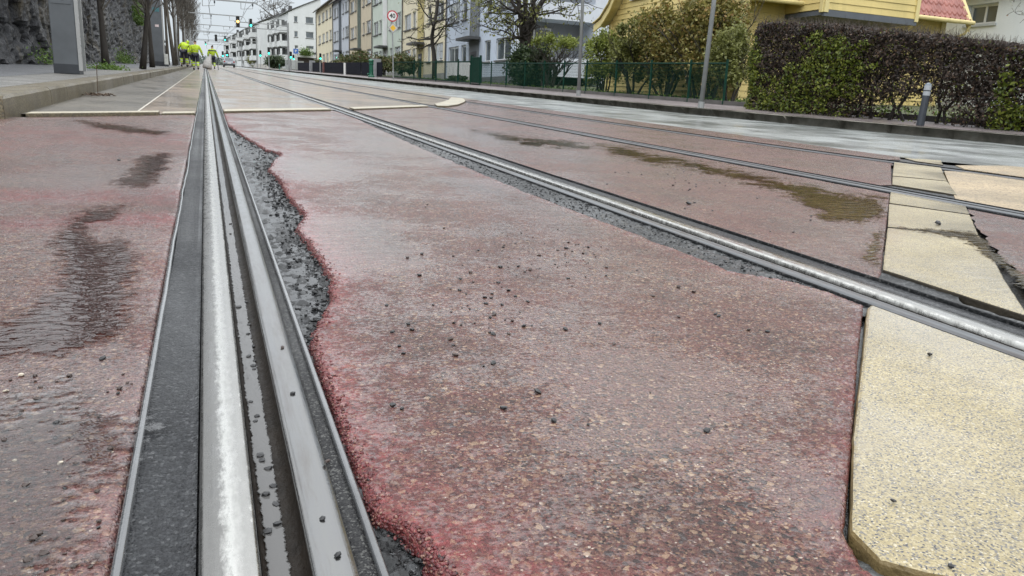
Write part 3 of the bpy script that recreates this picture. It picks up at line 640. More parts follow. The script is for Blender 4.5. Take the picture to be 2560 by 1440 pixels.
for k in range(46):
    px, py = random.choice([(random.gauss(1705, 45), random.gauss(452, 16)), (random.uniform(1500, 2150), random.uniform(430, 590))])
    g = G(px, py)
    if 1.7 < g[0] < X3(g[1]) - .15 and g[0] < slab_x(g[1]) - .1: chip(px, py, random.uniform(.006, .012), 'dark stone chip on the pink asphalt beside the brown puddle, beyond the second rail', 'chips beside the brown puddle', range(6))
chip(1722, 511, .022, 'largest dark stone on the pink asphalt between the second rail and the brown puddle', None, range(3))
chip(2346, 561, .026, 'lone dark stone lying on a granite slab of the crossing', None, range(3), .006)
chip(2324, 888, .010, 'small black chip on the upper part of the big granite slab', None, range(3), .008)
chip(2234, 1254, .006, 'black speck of stone left of the rust stain on the big granite slab', None, range(3), .008)
chip(2378, 1418, .007, 'black speck of stone near the lower edge of the big granite slab', None, range(3), .008)
chip(255, 899, .010, 'dark stone chip left of the nearest rail, in front of the big red puddle', None, range(3))
chip(297, 402, .017, 'dark stone chip left of the nearest rail, beside the farther puddle', None, range(3))
for py in (560, 585, 757, 770, 815, 838, 870, 895, 907, 920, 928, 1010, 1048, 1060, 1150, 1162, 1185, 1232, 1250, 1278, 1330, 1345):
    y = G(560, py, -.017)[1]; s = random.uniform(.006, .011)
    chip(0, 0, s, 'wet black stone chip lying in the water of the nearest rail groove', 'chips in the rail groove', range(6), xyz=(.047 + random.uniform(-.009, .009), y, zr(y) - .019))
for px, py in ((706, 870), (731, 985), (806, 1300), (820, 1155), (845, 1390)):
    g = G(px, py); chip(0, 0, .007, 'small chip stuck on the wet lip of the nearest rail', 'chips on the rail lip', range(9), xyz=(g[0], g[1], g[2]))

k = 0
while k < 70:
    px, py = random.uniform(5, 330), random.uniform(930, 1430); g = G(px, py)
    if g[0] > -.115: continue
    chip(px, py, random.choice((.003, .004, .0045, .0055, .007, .009)), 'small wet stone standing out of the water film left of the nearest rail', 'stones in the water film', (0, 2, 6, 6, 7, 7, 8, 8, 9)); k += 1
# ================================================================== LEFT SIDE: ROCK WALL, MASTS, TREES
def m_rock():
    t = NT('rock_face'); v = t.coord()
    vo = t.vor(v, 1.6); f = t.noise(v, 2.2, 8, .65); g = t.noise(v, 9, 6, .65)
    c = t.ramp(t.math('ADD', t.math('MULTIPLY', f, .6), t.math('MULTIPLY', g, .4)), [(.34, (.007, .0075, .009)), (.52, (.022, .023, .027)), (.64, (.042, .043, .048)), (.78, (.15, .15, .15))])
    moss = t.noise(t.coord(scale=(1, 1, .22)), 1.1, 5, .6)
    c = t.mix(t.ramp(moss, [(.52, 0.), (.68, .8)]), c, (.070, .050, .012))
    c = t.mix(t.ramp(t.noise(t.coord(scale=(1, 1, .15)), 2.9, 4, .6), [(.6, 0.), (.74, .5)]), c, (.24, .24, .24))
    h = t.math('ADD', t.math('MULTIPLY', t.noise(v, 5, 8, .7), 1.2), t.math('MULTIPLY', t.vor(v, 5, 'DISTANCE_TO_EDGE').outputs['Distance'], .5))
    return t.done(t.pr(Base_Color=c, Roughness=t.ramp(g, [(.3, .3), (.7, .65)]), Normal=t.bump(h, .9, .12)))
mROCK = m_rock()
WX = lambda y: interp([(5, -4.6), (22, -4.6), (37, -4.8), (58, -5.2), (110, -5.6)])(y)
WH = lambda y: interp([(5, 4.6), (30, 5.0), (46, 6.2), (64, 8.6), (84, 8.4), (100, 5.4), (125, 4.6)])(y)
mb = MB(); ys = list(np.concatenate([np.arange(9, 40, .13), np.geomspace(40, 125, 170)])); zs = list(np.linspace(0, 1, 58))
def rockp(y, s):
    z = s * WH(y); q = Vector((0, y * .95, z * 1.15))
    d, pts = noise.voronoi(q + Vector((0, .5 * noise.noise(q * 1.7), .5 * noise.noise(q * 1.9))), distance_metric='DISTANCE', exponent=2.5)
    fac = noise.noise(Vector(pts[0]) * 7.3) * .22 + (noise.noise(Vector(pts[0]) * 3.1 + Vector((9, 0, 0))) * (z * 1.15 - pts[0][2]) * .35)
    cr = .13 * max(0, 1 - (d[1] - d[0]) * 7)
    x = WX(y) + .35 - .05 * z + fac * .8 - cr + .5 * noise.noise(Vector((0, y * .22, z * .25))) + .05 * noise.noise(q * 6) - (.5 * max(0, .8 - z) * -.3)
    return (x, y, zr(y) + z + .1)
mb.grid(ys, zs, rockp)
tag(mb.build('rock_wall', mROCK, loc=(-4.7, 30, zr(30))), 'tall dark grey rock face streaked with yellow moss, along the left pavement', 'rock wall')
mb = MB(); mb.grid([-30, -16, -8, -5.2], [8, 20, 35, 60, 80, 100, 130], lambda x, y: (x - .3, y, zr(y) + WH(y) + (-5.2 - x) * .03 + .4 * noise.noise((x, y * .3, 0))))
struct(mb.build('hillside', M('hill_soil', (.045, .045, .02), .9, var=.5, vs=1.2, bump=1, bs=6)))
# masts of the overhead line
mMAST = M('mast_paint', (.095, .105, .115), .45, var=.16, vs=2.5, coat=.1); mMASTL = M('mast_lit_edge', (.34, .345, .34), .3, var=.06, vs=3, coat=.2)
mDARK = M('dark_metal', (.03, .034, .04), .45, var=.2, vs=6); mGALV = M('galvanised', (.30, .31, .31), .45, metal=.3, var=.15, vs=5)
def P0(px, py, X=None, Y=None): p = P(px, py, X, Y); return (p[0], p[1], p[2])
def mast(x, y, w, dep, h, label, extras=0):
    z = zr(y) + .157; t = thing('catenary_mast', (x, y, z), label, 'mast', 'overhead line masts')
    bevel(MB().box((x - w / 2, y - dep / 2, z + .13 * w / .34), (x + w / 2, y + dep / 2, z + h)).build('column', mMAST, t), .01)
    MB().box((x - w / 2 - .004, y - dep / 2 - .004, z), (x + w / 2 + .004, y + dep / 2 + .004, z + .14 * w / .34)).build('base', mDARK, t)
    m = MB(); m.box((x + w / 2 + .002, y - dep / 2 - .012, z + .05), (x + w / 2 + .05, y - dep / 2 + .05, z + h)); m.box((x + w / 2 + .002, y + dep / 2 - .04, z + .05), (x + w / 2 + .05, y + dep / 2 + .01, z + h)); m.build('flange', mMASTL, t)  # paler strips paint the lit side of the column into the colour
    if extras:
        k = w / .34
        MB().box((x - w / 2 + .03 * k, y - dep / 2 - .008, z + 1.02 * k), (x + w / 2 - .04 * k, y - dep / 2 - .003, z + 1.9 * k)).build('door_panel', M('mast_panel', (.105, .116, .127), .4, var=.06), t)
        m = MB(); m.tube([(x + .02, y - dep / 2 - .02, z + 1.1 * k), (x + .02, y - dep / 2 - .008, z + 1.1 * k)], .022 * k, 10); m.build('lock', mMASTL, t)
    return t
mast(-2.02, 14.25, .345, .42, 8.5, 'wide grey box mast with a black foot and paler edge, nearest on the left pavement', 1)
t2 = mast(-2.32, 46.5, .55, .5, 9, 'dark grey mast with faded graffiti patches, second along the left pavement', 0)
zz = zr(46.5) + .157
m = MB(); m.box((-2.45, 46.5 - .262, zz + 2.75), (-2.14, 46.5 - .255, zz + 2.95)); m.build('paint_patch', M('teal_paint', (.05, .16, .18), .6, var=.4, vs=20), t2)
m = MB(); m.box((-2.38, 46.5 - .262, zz + 1.98), (-2.2, 46.5 - .255, zz + 2.10)); m.build('sticker', M('pale_sticker', (.6, .5, .5), .6, var=.3, vs=20), t2)
t = thing('utility_cabinet', (-1.93, 46.2, zz), 'small pale grey cabinet standing against the graffitied mast', 'cabinet')
bevel(MB().box((-2.01, 46.0, zz + .08), (-1.83, 46.35, zz + .62)).build('body', M('cabinet_paint', (.48, .49, .46), .5), t), .01)
MB().box((-2.03, 45.98, zz), (-1.81, 46.37, zz + .078)).build('plinth', mDARK, t)
# portal masts farther up with their arms over both tracks
def arm(y, h, xe, label):
    x = -2.3; z = zr(y); t = thing('catenary_mast', (x, y, z + .157), label, 'mast', 'overhead line masts')
    MB().tube([(x, y, z + .157), (x, y, z + h + .6)], [.13, .10], 10).build('column', mGALV, t)
    m = MB(); m.bar((x + .11, y, z + h), (xe, y, z + h), .10, .12); m.build('arm', mGALV, t)
    for xc in (.75, 3.95):
        m = MB(); m.tube([(xc - .75, y, z + h - .06), (xc - .75, y, z + h - .62)], .03, 6); m.tube([(xc - .75, y, z + h - .6), (xc + .25, y, z + h - .5)], .025, 6); m.tube([(xc + .25, y, z + h - .5), (xc + .25, y, z + h - .06)], .02, 6); m.build('registration_arm', mGALV, t)
        MB().tube([(xc + .25, y, z + h - .3), (xc + .25, y, z + h - .1)], .06, 8).build('insulator', mDARK, t)
names = ['first', 'second', 'third', 'fourth', 'fifth', 'sixth', 'seventh']
for i, (y, h, xe) in enumerate([(76, 5.9, 4.6), (111, 6.6, 4.75), (146, 6.75, 4.8), (160, 6.2, 5.4), (188, 7.0, 4.8), (215, 6.2, 5), (255, 7.0, 4.8)]):
    arm(y, h, xe, f'round mast with a thin arm over the tracks, {names[i]} arm down from the top')
for xc, lab in ((.75, 'overhead wires above the nearest tram track'), (3.95, 'overhead wires above the far tram track')):
    m = MB(); seg = [14, 48, 76, 111, 146, 188, 255, 330]; pts = []; con = []
    for a, b in zip(seg, seg[1:]):
        for k in range(8):
            u = k / 8; y = a + (b - a) * u; pts.append((xc + (.25 if seg.index(a) % 2 else -.25) * (1 - 2 * u), y, zr(y) + 6.2 - .75 * 4 * u * (1 - u))); con.append((xc + (.25 if seg.index(a) % 2 else -.25) * (1 - 2 * u), y, zr(y) + 5.35))
    m.tube(pts, .014, 5); m.tube(con, .016, 5)
    for k in range(2, len(pts), 4): m.tube([pts[k], con[k]], .007, 4)
    tag(m.build('overhead_wire', mDARK, loc=(xc, 14, 6)), lab, 'wire')
# ------------------------------------------------------------------ bare trees
mBARK = M('bark', (.06, .05, .038), .75, var=.4, vs=9, bump=.8, bs=30, col2=(.12, .105, .085), stretch=(1, 1, .25))
mBARKD = M('dark_bark', (.022, .018, .014), .75, var=.4, vs=9, bump=.8, bs=30, stretch=(1, 1, .25))
mTWIG = M('twig_bark', (.085, .075, .062), .8, var=.3, vs=4)
def grow(mb, p, d, L, r, lev, spread=.6, up=.15, kids=(3, 4), seg=4, minr=.004, wob=.18, tips=None, n=6, shrink=.62):
    pts = [Vector(p)]; rad = [r]; d = Vector(d).normalized(); cur = Vector(p)
    for i in range(seg):
        d = (d + Vector((random.gauss(0, wob), random.gauss(0, wob), random.gauss(0, wob) + up * .3))).normalized()
        cur = cur + d * L / seg; pts.append(cur.copy()); rad.append(max(minr, r * (1 - .5 * (i + 1) / seg)))
    mb.tube(pts, rad, n, cap=False)
    if lev <= 0:
        if tips is not None: tips.extend([pts[-1], pts[-2]])
        return
    for k in range(random.randint(*kids)):
        u = random.uniform(.35, 1.); i = min(seg - 1, int(u * seg)); q = pts[i].lerp(pts[i + 1], u * seg - i)
        a = Vector((random.gauss(0, 1), random.gauss(0, 1), random.gauss(0, .6))).normalized()
        nd = (d * (1 - spread * .5) + a * spread + Vector((0, 0, up))).normalized()
        grow(mb, q, nd, L * random.uniform(.5, .8), max(minr, rad[i] * shrink), lev - 1, spread, up, kids, max(3, seg - 1), minr, wob * 1.15, tips, max(4, n - 1), shrink)
def trunk_tree(name, base, top, r0, label, group=None, crown=None, mat=mBARK, bend=.1, h=None, twigs=True):
    base = Vector(base); top = Vector(top); t = thing(name, base, label, 'tree', group)
    mb = MB(); n = 9; pts = []
    for i in range(n + 1):
        u = i / n; pts.append(base.lerp(top, u) + Vector((bend * math.sin(u * 3) * (1 - u), bend * .5 * math.sin(u * 5), 0)))
    mb.tube(pts, [r0 * (1.35 - .35 * min(1, u * 6) if u < .17 else 1 - .55 * u) for u in [i / n for i in range(n + 1)]], 10); mb.build('trunk', mat, t, smooth=True)
    if crown: 
        mb = MB(); crown(mb, pts); mb.build('branches', mTWIG, t, smooth=True)
    return t
def side_twigs(mb, pts):
    for k in range(46):
        i = random.randint(3, len(pts) - 2); q = pts[i].lerp(pts[i + 1], random.random()); a = random.uniform(0, 6.3)
        grow(mb, q, (math.cos(a) * .6, math.sin(a) * .6, .75), random.uniform(.8, 1.9), .022, 2, .5, .25, (3, 5), 3, .007)
def colum(mb, pts):
    for k in range(44):
        i = random.randint(3, len(pts) - 2); q = pts[i].lerp(pts[i + 1], random.random()); a = random.uniform(0, 6.3)
        grow(mb, q, (math.cos(a) * .55, math.sin(a) * .55, .8), random.uniform(1.2, 2.6), .035, 2, .45, .4, (3, 5), 3, .013)
g = G(265, 169, .157); tt = P(246, 0, Y=g[1]); dv = (Vector(tt) - Vector(g)); 
trunk_tree('street_tree', g, Vector(g) + dv * 2.4, .088, 'slim tree trunk rising from a clump of weeds, nearest the wide grey mast', 'trees along the left pavement', side_twigs, mBARKD, .03)
g = G(357, 173, .157); tt = P(368, 0, Y=g[1]); dv = (Vector(tt) - Vector(g))
trunk_tree('street_tree', g, Vector(g) + dv * 2.2, .078, 'dark trunk leaning right, left one of the pair before the graffitied mast', 'trees along the left pavement', side_twigs, mBARKD, .03)
g = G(381, 168.5, .157); tt = P(366, 0, Y=g[1]); dv = (Vector(tt) - Vector(g))
trunk_tree('street_tree', g, Vector(g) + dv * 1.9, .085, 'dark trunk leaning left, right one of the pair before the graffitied mast', 'trees along the left pavement', side_twigs, mBARKD, .03)
protos = []
for k in range(3):
    protos.append(trunk_tree('street_tree', (0, 0, 0), (random.gauss(0, .25), random.gauss(0, .25), 11.5), .10, 'bare upright street tree in the dense row beyond the graffitied mast', 'bare trees in the far row', colum, mBARK, .15))
def copy_tree(o, parent=None):
    c = o.copy(); COL.objects.link(c)
    if parent: c.parent = parent
    for ch in o.children: copy_tree(ch, c)
    return c
row = [(59, -1.95), (65, -2.6), (70.5, -2.15), (78, -2.3), (86, -2.7), (95, -2.25), (104, -2.4), (115, -2.5), (128, -2.4), (143, -2.5), (160, -2.4), (180, -2.5), (205, -2.4)]
for i, (y, x) in enumerate(row):
    o = protos[i] if i < 3 else copy_tree(protos[i % 3])
    o.location = (x, y, zr(y) + .1); o.rotation_euler.z = random.uniform(0, 6.3); s = random.uniform(.85, 1.1); o.scale = (s, s, s)
# weeds
mGRASS = m_leaf('weed_leaf', [(0, (.05, .10, .015)), (.5, (.10, .18, .03)), (1, (.17, .24, .06))])
def tuft(name, c, rx, ry, h, n, label, cat='plant', size=.035):
    C = np.stack([rng.normal(0, rx * .5, n), rng.normal(0, ry * .5, n), np.abs(rng.normal(0, h * .5, n))], 1) + np.array(c)
    V, F = leaves(C, size); o = fast_mesh(name, V, F, mGRASS, loc=tuple(c)); return tag(o, label, cat, kind='stuff' if name == 'weed_clump' else None)
g = G(105, 158, .157); tuft('weed_clump', (WX(g[1]) + .55, 25.5, zr(25.5) + .15), .35, 1.9, .38, 1500, 'low green weeds growing at the foot of the rock wall, left of the wide grey mast')
tuft('weed_clump', (WX(50) + .6, 52, zr(52) + .15), .4, 4, .6, 1200, 'green weeds at the foot of the rock wall behind the paired trunks', size=.05)
g = G(268, 174, .157); tuft('weed_clump', tuple(g), .42, .4, .13, 700, 'clump of green weeds round the foot of the slim tree', size=.028)
tuft('moss_patch', (WX(68) + .5, 70, zr(70) + 3.2), .3, 3, 1.6, 1300, 'yellow green plants hanging on the rock wall behind the graffitied mast', size=.09)
g = G(245, 241)
mb = MB()
for k in range(60):
    p = Vector(g) + Vector((random.gauss(0, .07), random.gauss(0, .3), .012)); a = random.uniform(0, 6.3); mb.bar(p, p + Vector((math.cos(a) * .07, math.sin(a) * .07, random.uniform(0, .03))), .012, .004)
mb.tube([g, Vector(g) + Vector((.01, 0, .35))], .004, 4)
tag(mb.build('leaf_litter', M('dead_leaves', (.06, .035, .018), .8, var=.4, vs=30), loc=tuple(g)), 'heap of brown dead leaves and a dry stalk in the left gutter by the kerb', 'leaf litter')

# ================================================================== ROAD WORKERS
def skin_obj(name, V, E, Rd, mat, parent, sub=1, root=0):
    me = bpy.data.meshes.new(name); me.from_pydata([tuple(v) for v in V], E, []); o = bpy.data.objects.new(name, me); COL.objects.link(o); o.parent = parent
    me.materials.append(mat); md = o.modifiers.new('skin', 'SKIN'); md.use_smooth_shade = True
    if not me.skin_vertices: me.attributes  # layer is made by the modifier below
    lay = me.skin_vertices[0] if me.skin_vertices else None
    if lay is None:
        bpy.context.view_layer.objects.active = o; bpy.ops.object.select_all(action='DESELECT') if bpy.ops.object.select_all.poll() else None
        bpy.ops.mesh.customdata_skin_add(); lay = me.skin_vertices[0]
    for i, r in enumerate(Rd):
        lay.data[i].radius = (r, r) if np.ndim(r) == 0 else r; lay.data[i].use_root = (i == root)
    if sub: s = o.modifiers.new('sub', 'SUBSURF'); s.levels = sub; s.render_levels = sub
    return o
def m_hivis(name, bands, navy=None):
    t = NT(name); tc = t.n('ShaderNodeTexCoord'); sp = t.n('ShaderNodeSeparateXYZ'); t.l(tc.outputs['Object'], sp.inputs[0]); z = sp.outputs[2]
    base = t.ramp(t.noise(tc.outputs['Object'], 6, 4), [(.3, (.34, .50, .010)), (.7, (.56, .74, .025))])
    for a, b, c in bands:
        f = t.math('MULTIPLY', t.math('GREATER_THAN', z, a), t.math('LESS_THAN', z, b)); base = t.mix(f, base, c)
    return t.done(t.pr(Base_Color=base, Roughness=.6, Normal=t.bump(t.noise(tc.outputs['Object'], 11, 4), .8, .04)))
mNAVY = M('navy_cloth', (.012, .014, .028), .7, var=.3, vs=8); mSKIN = M('skin', (.45, .27, .19), .5, var=.1); mHAIR = M('hair', (.03, .022, .016), .6, var=.3, vs=30)
mGLOVE = M('glove', (.02, .02, .024), .7); mBOOT = M('boot', (.02, .018, .016), .5)
NAV = (.012, .014, .03); GR = (.42, .44, .42)
mTROU = m_hivis('work_trousers', [(.50, 1.2, NAV), (.36, .42, GR), (.20, .26, GR)])
mJACK = m_hivis('work_jacket', [(1.00, 1.045, GR), (1.16, 1.20, (.36, .42, .1))]); mJACKD = m_hivis('work_jacket_dark_yoke', [(1.33, 1.43, (.05, .06, .05)), (1.02, 1.06, GR)])
def hand(V, E, Rd, wrist, i_w, d, side):
    """palm with four unequal curled fingers and a thumb from its side"""
    d = Vector(d).normalized(); s = Vector((side, 0, 0)); fw = Vector((0, 1, 0))
    V.append(wrist + d * .05); Rd.append((.040, .022)); E.append((i_w, len(V) - 1)); ip = len(V) - 1
    for k, L in enumerate((.062, .072, .067, .052)):
        b = wrist + d * .092 + fw * (.028 - .019 * k); V.append(b); Rd.append(.0095); E.append((ip, len(V) - 1))
        V.append(b + d * L * .55 - s * .010); Rd.append(.009); E.append((len(V) - 2, len(V) - 1)); V.append(b + d * L * .9 - s * .032); Rd.append(.008); E.append((len(V) - 2, len(V) - 1))
    V.append(wrist + d * .045 + fw * .048); Rd.append(.011); E.append((ip, len(V) - 1)); V.append(wrist + d * .088 + fw * .062 - s * .01); Rd.append(.009); E.append((len(V) - 2, len(V) - 1))
def person(loc, rz, label, J, jacket, hood=False, scale=1.):
    """J: joint positions, person looks along +y; hips, knees, ankles, shoulders, elbows, wrists as (left, right)"""
    t = thing('person', loc, label, 'person', None); t.rotation_euler.z = rz; t.scale = (scale,) * 3
    v = lambda p: Vector(p)
    pel, chest, neck, head = map(v, (J['pel'], J['chest'], J['neck'], J['head'])); up = (head - neck).normalized(); fwd = Vector((0, 1, 0)); fwd = (fwd - up * fwd.dot(up)).normalized()
    V = [pel, (pel + chest) / 2, chest, neck, neck + up * .07, head, head + up * .085]; E = [(0, 1), (1, 2), (2, 3), (3, 4), (4, 5), (5, 6)]; Rd = [(.15, .11), (.14, .10), (.165, .11), .06, .055, (.078, .098), (.060, .075)]
    for s, k in ((-1, 0), (1, 1)):
        i0 = len(V); V += [v(J['hip'][k]), v(J['knee'][k]), v(J['ank'][k]), v(J['ank'][k]) + Vector((0, .15, -.055))]; Rd += [.09, .058, .04, .035]; E += [(0, i0), (i0, i0 + 1), (i0 + 1, i0 + 2), (i0 + 2, i0 + 3)]
        i1 = len(V); V += [v(J['sh'][k]), v(J['el'][k]), v(J['wr'][k])]; Rd += [.06, .043, .03]; E += [(2, i1), (i1, i1 + 1), (i1 + 1, i1 + 2)]
        hand(V, E, Rd, v(J['wr'][k]), i1 + 2, v(J['wr'][k]) - v(J['el'][k]), s)
    i = len(V); V.append(head + fwd * .115 - up * .01); Rd.append(.013); E.append((5, i))           # nose
    for s in (-1, 1): V.append(head + Vector((s * .085, 0, 0))); Rd.append((.010, .022)); E.append((5, len(V) - 1))   # ears
    skin_obj('body', V, E, Rd, mSKIN, t)
    mb = MB()
    for s in (-1, 1):
        c = head + fwd * .088 + Vector((s * .032, 0, 0)) + up * .01; mb.lathe(c, [(.0, -.009), (.009, -.003), (.009, .003), (0, .009)], 8)
    e = mb.build('eyes', mBOOT, None); e.parent = t
    V = [pel + Vector((0, 0, -.04)), pel * .6 + chest * .4, chest, neck]; E = [(0, 1), (1, 2), (2, 3)]; Rd = [(.205, .16), (.205, .165), (.215, .16), .085]
    for k in (0, 1):
        i1 = len(V); V += [v(J['sh'][k]), v(J['el'][k]), v(J['wr'][k]) * .92 + v(J['el'][k]) * .08]; Rd += [.093, .078, .06]; E += [(2, i1), (i1, i1 + 1), (i1 + 1, i1 + 2)]
    skin_obj('jacket', V, E, Rd, jacket, t)
    V = [pel + Vector((0, 0, .02))]; Rd = [(.175, .14)]; E = []
    for k in (0, 1):
        i0 = len(V); V += [v(J['hip'][k]), v(J['knee'][k]), v(J['ank'][k]) + Vector((0, 0, .05))]; Rd += [.122, .098, .088]; E += [(0, i0), (i0, i0 + 1), (i0 + 1, i0 + 2)]
    skin_obj('trousers', V, E, Rd, mTROU, t)
    for k in (0, 1):
        a = v(J['ank'][k]); skin_obj('boot', [a + Vector((0, 0, .06)), a + Vector((0, -.01, -.03)), a + Vector((0, .13, -.045)), a + Vector((0, .19, -.05))], [(0, 1), (1, 2), (2, 3)], [.062, .058, .05, .036], mBOOT, t)
        w = v(J['wr'][k]); dd = (w - v(J['el'][k])).normalized(); Vg = [w - dd * .03]; Eg = []; Rg = [.036]; hand(Vg, Eg, Rg, w, 0, dd, (-1, 1)[k]); skin_obj('glove', Vg, Eg, [tuple(np.array(r) * 1.18) if np.ndim(r) else r * 1.18 for r in Rg], mGLOVE, t)
    if hood: skin_obj('hood', [neck, head - fwd * .03, head + up * .07 - fwd * .02], [(0, 1), (1, 2)], [.10, (.118, .125), (.09, .095)], jacket, t)
    else: skin_obj('hair', [head - fwd * .045 - up * .03, head - fwd * .022 + up * .03, head + up * .085], [(0, 1), (1, 2)], [(.075, .07), (.086, .095), (.06, .07)], mHAIR, t)
    return t
walk = dict(pel=(0, 0, .96), chest=(0, .02, 1.33), neck=(0, .03, 1.51), head=(.01, .06, 1.66), hip=((-.10, 0, .90), (.10, 0, .90)), knee=((-.115, .10, .50), (.115, -.03, .49)), ank=((-.12, .02, .09), (.125, -.20, .12)),
            sh=((-.22, 0, 1.40), (.22, 0, 1.40)), el=((-.30, -.04, 1.12), (.34, -.06, 1.13)), wr=((-.30, .10, .88), (.40, .06, .88)))
stand = dict(walk, ank=((-.12, 0, .09), (.12, 0, .09)), knee=((-.115, .03, .50), (.115, .03, .49)), head=(-.02, .12, 1.62))
bent = dict(walk, chest=(.06, .16, 1.28), neck=(.13, .26, 1.42), head=(.20, .36, 1.47), sh=((-.12, .12, 1.36), (.26, .2, 1.30)), el=((-.30, .14, 1.10), (.36, .34, 1.04)), wr=((-.22, .34, .92), (.44, .42, .80)), ank=((-.16, 0, .09), (.16, .02, .09)), knee=((-.15, .05, .5), (.15, .07, .49)))
def on(px, Y, H=0.): x = P(px, 165, Y=Y)[0]; return (x, Y, zr(Y) + H)
person(on(490, 52), 0, 'worker in bright yellow jacket and navy shorts walking away, middle of the group', walk, mJACK, scale=.99)
person(on(461, 52.5, .157), -.15, 'worker with a yellow hood pulled up, leaning right on the pavement, leftmost of the group', bent, mJACK, hood=True, scale=1.0)
person(on(475.5, 60, .157), .3, 'worker in yellow mostly hidden between the hooded worker and the middle one', bent, mJACK, scale=.9)
person(on(532, 66), 0, 'worker with a dark band across yellow shoulders, carrying sack and stick, rightmost', walk, mJACKD, scale=1.02)
# sack dragged by the right-hand worker, and the stick in the other hand
x, y, z = on(517, 65.2)
mb = MB(); prof = [(.30, 0, 0), (.36, .12, .03), (.34, .30, .06), (.27, .55, .12), (.17, .80, .20), (.07, .98, .27), (.05, 1.08, .30)]
n = 14; mb.tube([(x + dx, y, z + h + .03) for r, h, dx in prof], [r for r, h, dx in prof], n)
for i, p in enumerate(mb.v): q = Vector(p) * 5; mb.v[i] = (p[0] + .06 * noise.noise(q), p[1] + .06 * noise.noise(q + Vector((5, 0, 0))), p[2])
tag(mb.build('sack', M('sack_cloth', (.50, .49, .47), .8, var=.15, vs=5, bump=.6, bs=12), loc=(x, y, z), smooth=True), 'big off white sack held at the left side of the rightmost worker', 'sack')
x, y, z = on(545, 66)
tag(MB().tube([(x - .07, y + .05, z + .95), (x + .02, y, z)], .022, 7).build('stick', mDARK, loc=(x, y, z)), 'long thin dark stick in the right hand of the rightmost worker', 'stick')

# ================================================================== CAR
def car(x, y, label):
    z = zr(y); t = thing('parked_car', (x, y, z), label, 'car'); ob = lambda m, n, mat, par=t, s=True: m.build(n, mat, par, smooth=s)
    mBODY = M('silver_paint', (.22, .235, .26), .25, metal=.5, var=.05, coat=.6); mWIN = m_glass_pane('car_glass', (.02, .025, .03)); mTYRE = M('tyre', (.02, .02, .02), .8)
    secs = [(-2.1, .80, .45, .62, .50), (-2.02, .86, .35, .95, .86), (-1.75, .89, .28, 1.02, .88), (-.9, .90, .25, 1.0, .90), (.9, .90, .25, .96, .9), (1.6, .88, .27, .86, .86), (2.1, .80, .33, .70, .72)]
    m = MB(); prev = None
    for (yy, w, z0, z1, w1) in secs:
        o = len(m.v); ring = [(-w * .9, z0), (-w, z0 + .12), (-w, z0 + (z1 - z0) * .6), (-w1, z1), (w1, z1), (w, z0 + (z1 - z0) * .6), (w, z0 + .12), (w * .9, z0)]
        m.v += [(x + a, y + yy, z + b) for a, b in ring]
        if prev is not None:
            for k in range(8): m.f.append([prev + k, prev + (k + 1) % 8, o + (k + 1) % 8, o + k])
        prev = o
    m.f.append(list(range(8))); m.f.append([prev + k for k in range(8)][::-1])
    bevel(ob(m, 'body', mBODY, s=False), .05, 3)
    m = MB(); o = 0; ra = [(-1.95, .80, .98), (-1.45, .66, 1.46), (.1, .66, 1.49), (1.05, .76, .97)]
    for yy, w, h in ra: m.v += [(x - w, y + yy, z + h), (x + w, y + yy, z + h)]
    for yy, w in ((-1.8, .86), (1.0, .86)): m.v += [(x - w, y + yy, z + .98), (x + w, y + yy, z + .98)]
    m.f += [[0, 1, 3, 2], [2, 3, 5, 4], [4, 5, 7, 6], [0, 2, 4, 6], [1, 7, 5, 3]]
    bevel(ob(m, 'roof', mBODY, s=False), .06, 3)
    m = MB(); m.add([(x - .66, y - 1.90, z + 1.03), (x + .66, y - 1.90, z + 1.03), (x + .58, y - 1.53, z + 1.40), (x - .58, y - 1.53, z + 1.40)], [(0, 1, 2, 3)]); o_ = ob(m, 'rear_window', mWIN, s=False); sd = o_.modifiers.new('t', 'SOLIDIFY'); sd.thickness = .02; sd.offset = 1
    for s in (-1, 1):
        m = MB(); m.add([(x + s * .845, y - 1.5, z + 1.03), (x + s * .70, y - 1.2, z + 1.40), (x + s * .70, y + .05, z + 1.42), (x + s * .80, y + .75, z + 1.03)], [(0, 1, 2, 3)]); ob(m, 'side_window', mWIN, s=False)
        bevel(ob(MB().box((x + s * .72 - .11, y - 2.12, z + .70), (x + s * .72 + .11, y - 2.0, z + .92)), 'tail_light', M('tail_light', (.35, .02, .02), .2, coat=.5), s=False), .02)
        for yy in (-1.3, 1.35):
            w = ob(MB().tube([(x + s * .68, y + yy, z + .31), (x + s * .90, y + yy, z + .31)], .31, 18), 'wheel', mTYRE, s=False)
            ob(MB().tube([(x + s * .90, y + yy, z + .31), (x + s * .912, y + yy, z + .31)], .19, 14), 'rim', mGALV, w, s=False)
    ob(MB().box((x - .26, y - 2.115, z + .55), (x + .26, y - 2.09, z + .66)), 'number_plate', M('plate_white', (.75, .75, .72), .4), s=False)
    ob(MB().box((x - .80, y - 2.14, z + .30), (x + .80, y - 1.9, z + .46)), 'bumper', mDARK, s=False)
x, y, _ = on(572.5, 138); car(x, y, 'silver hatchback seen from behind on the far track, before the white flats')

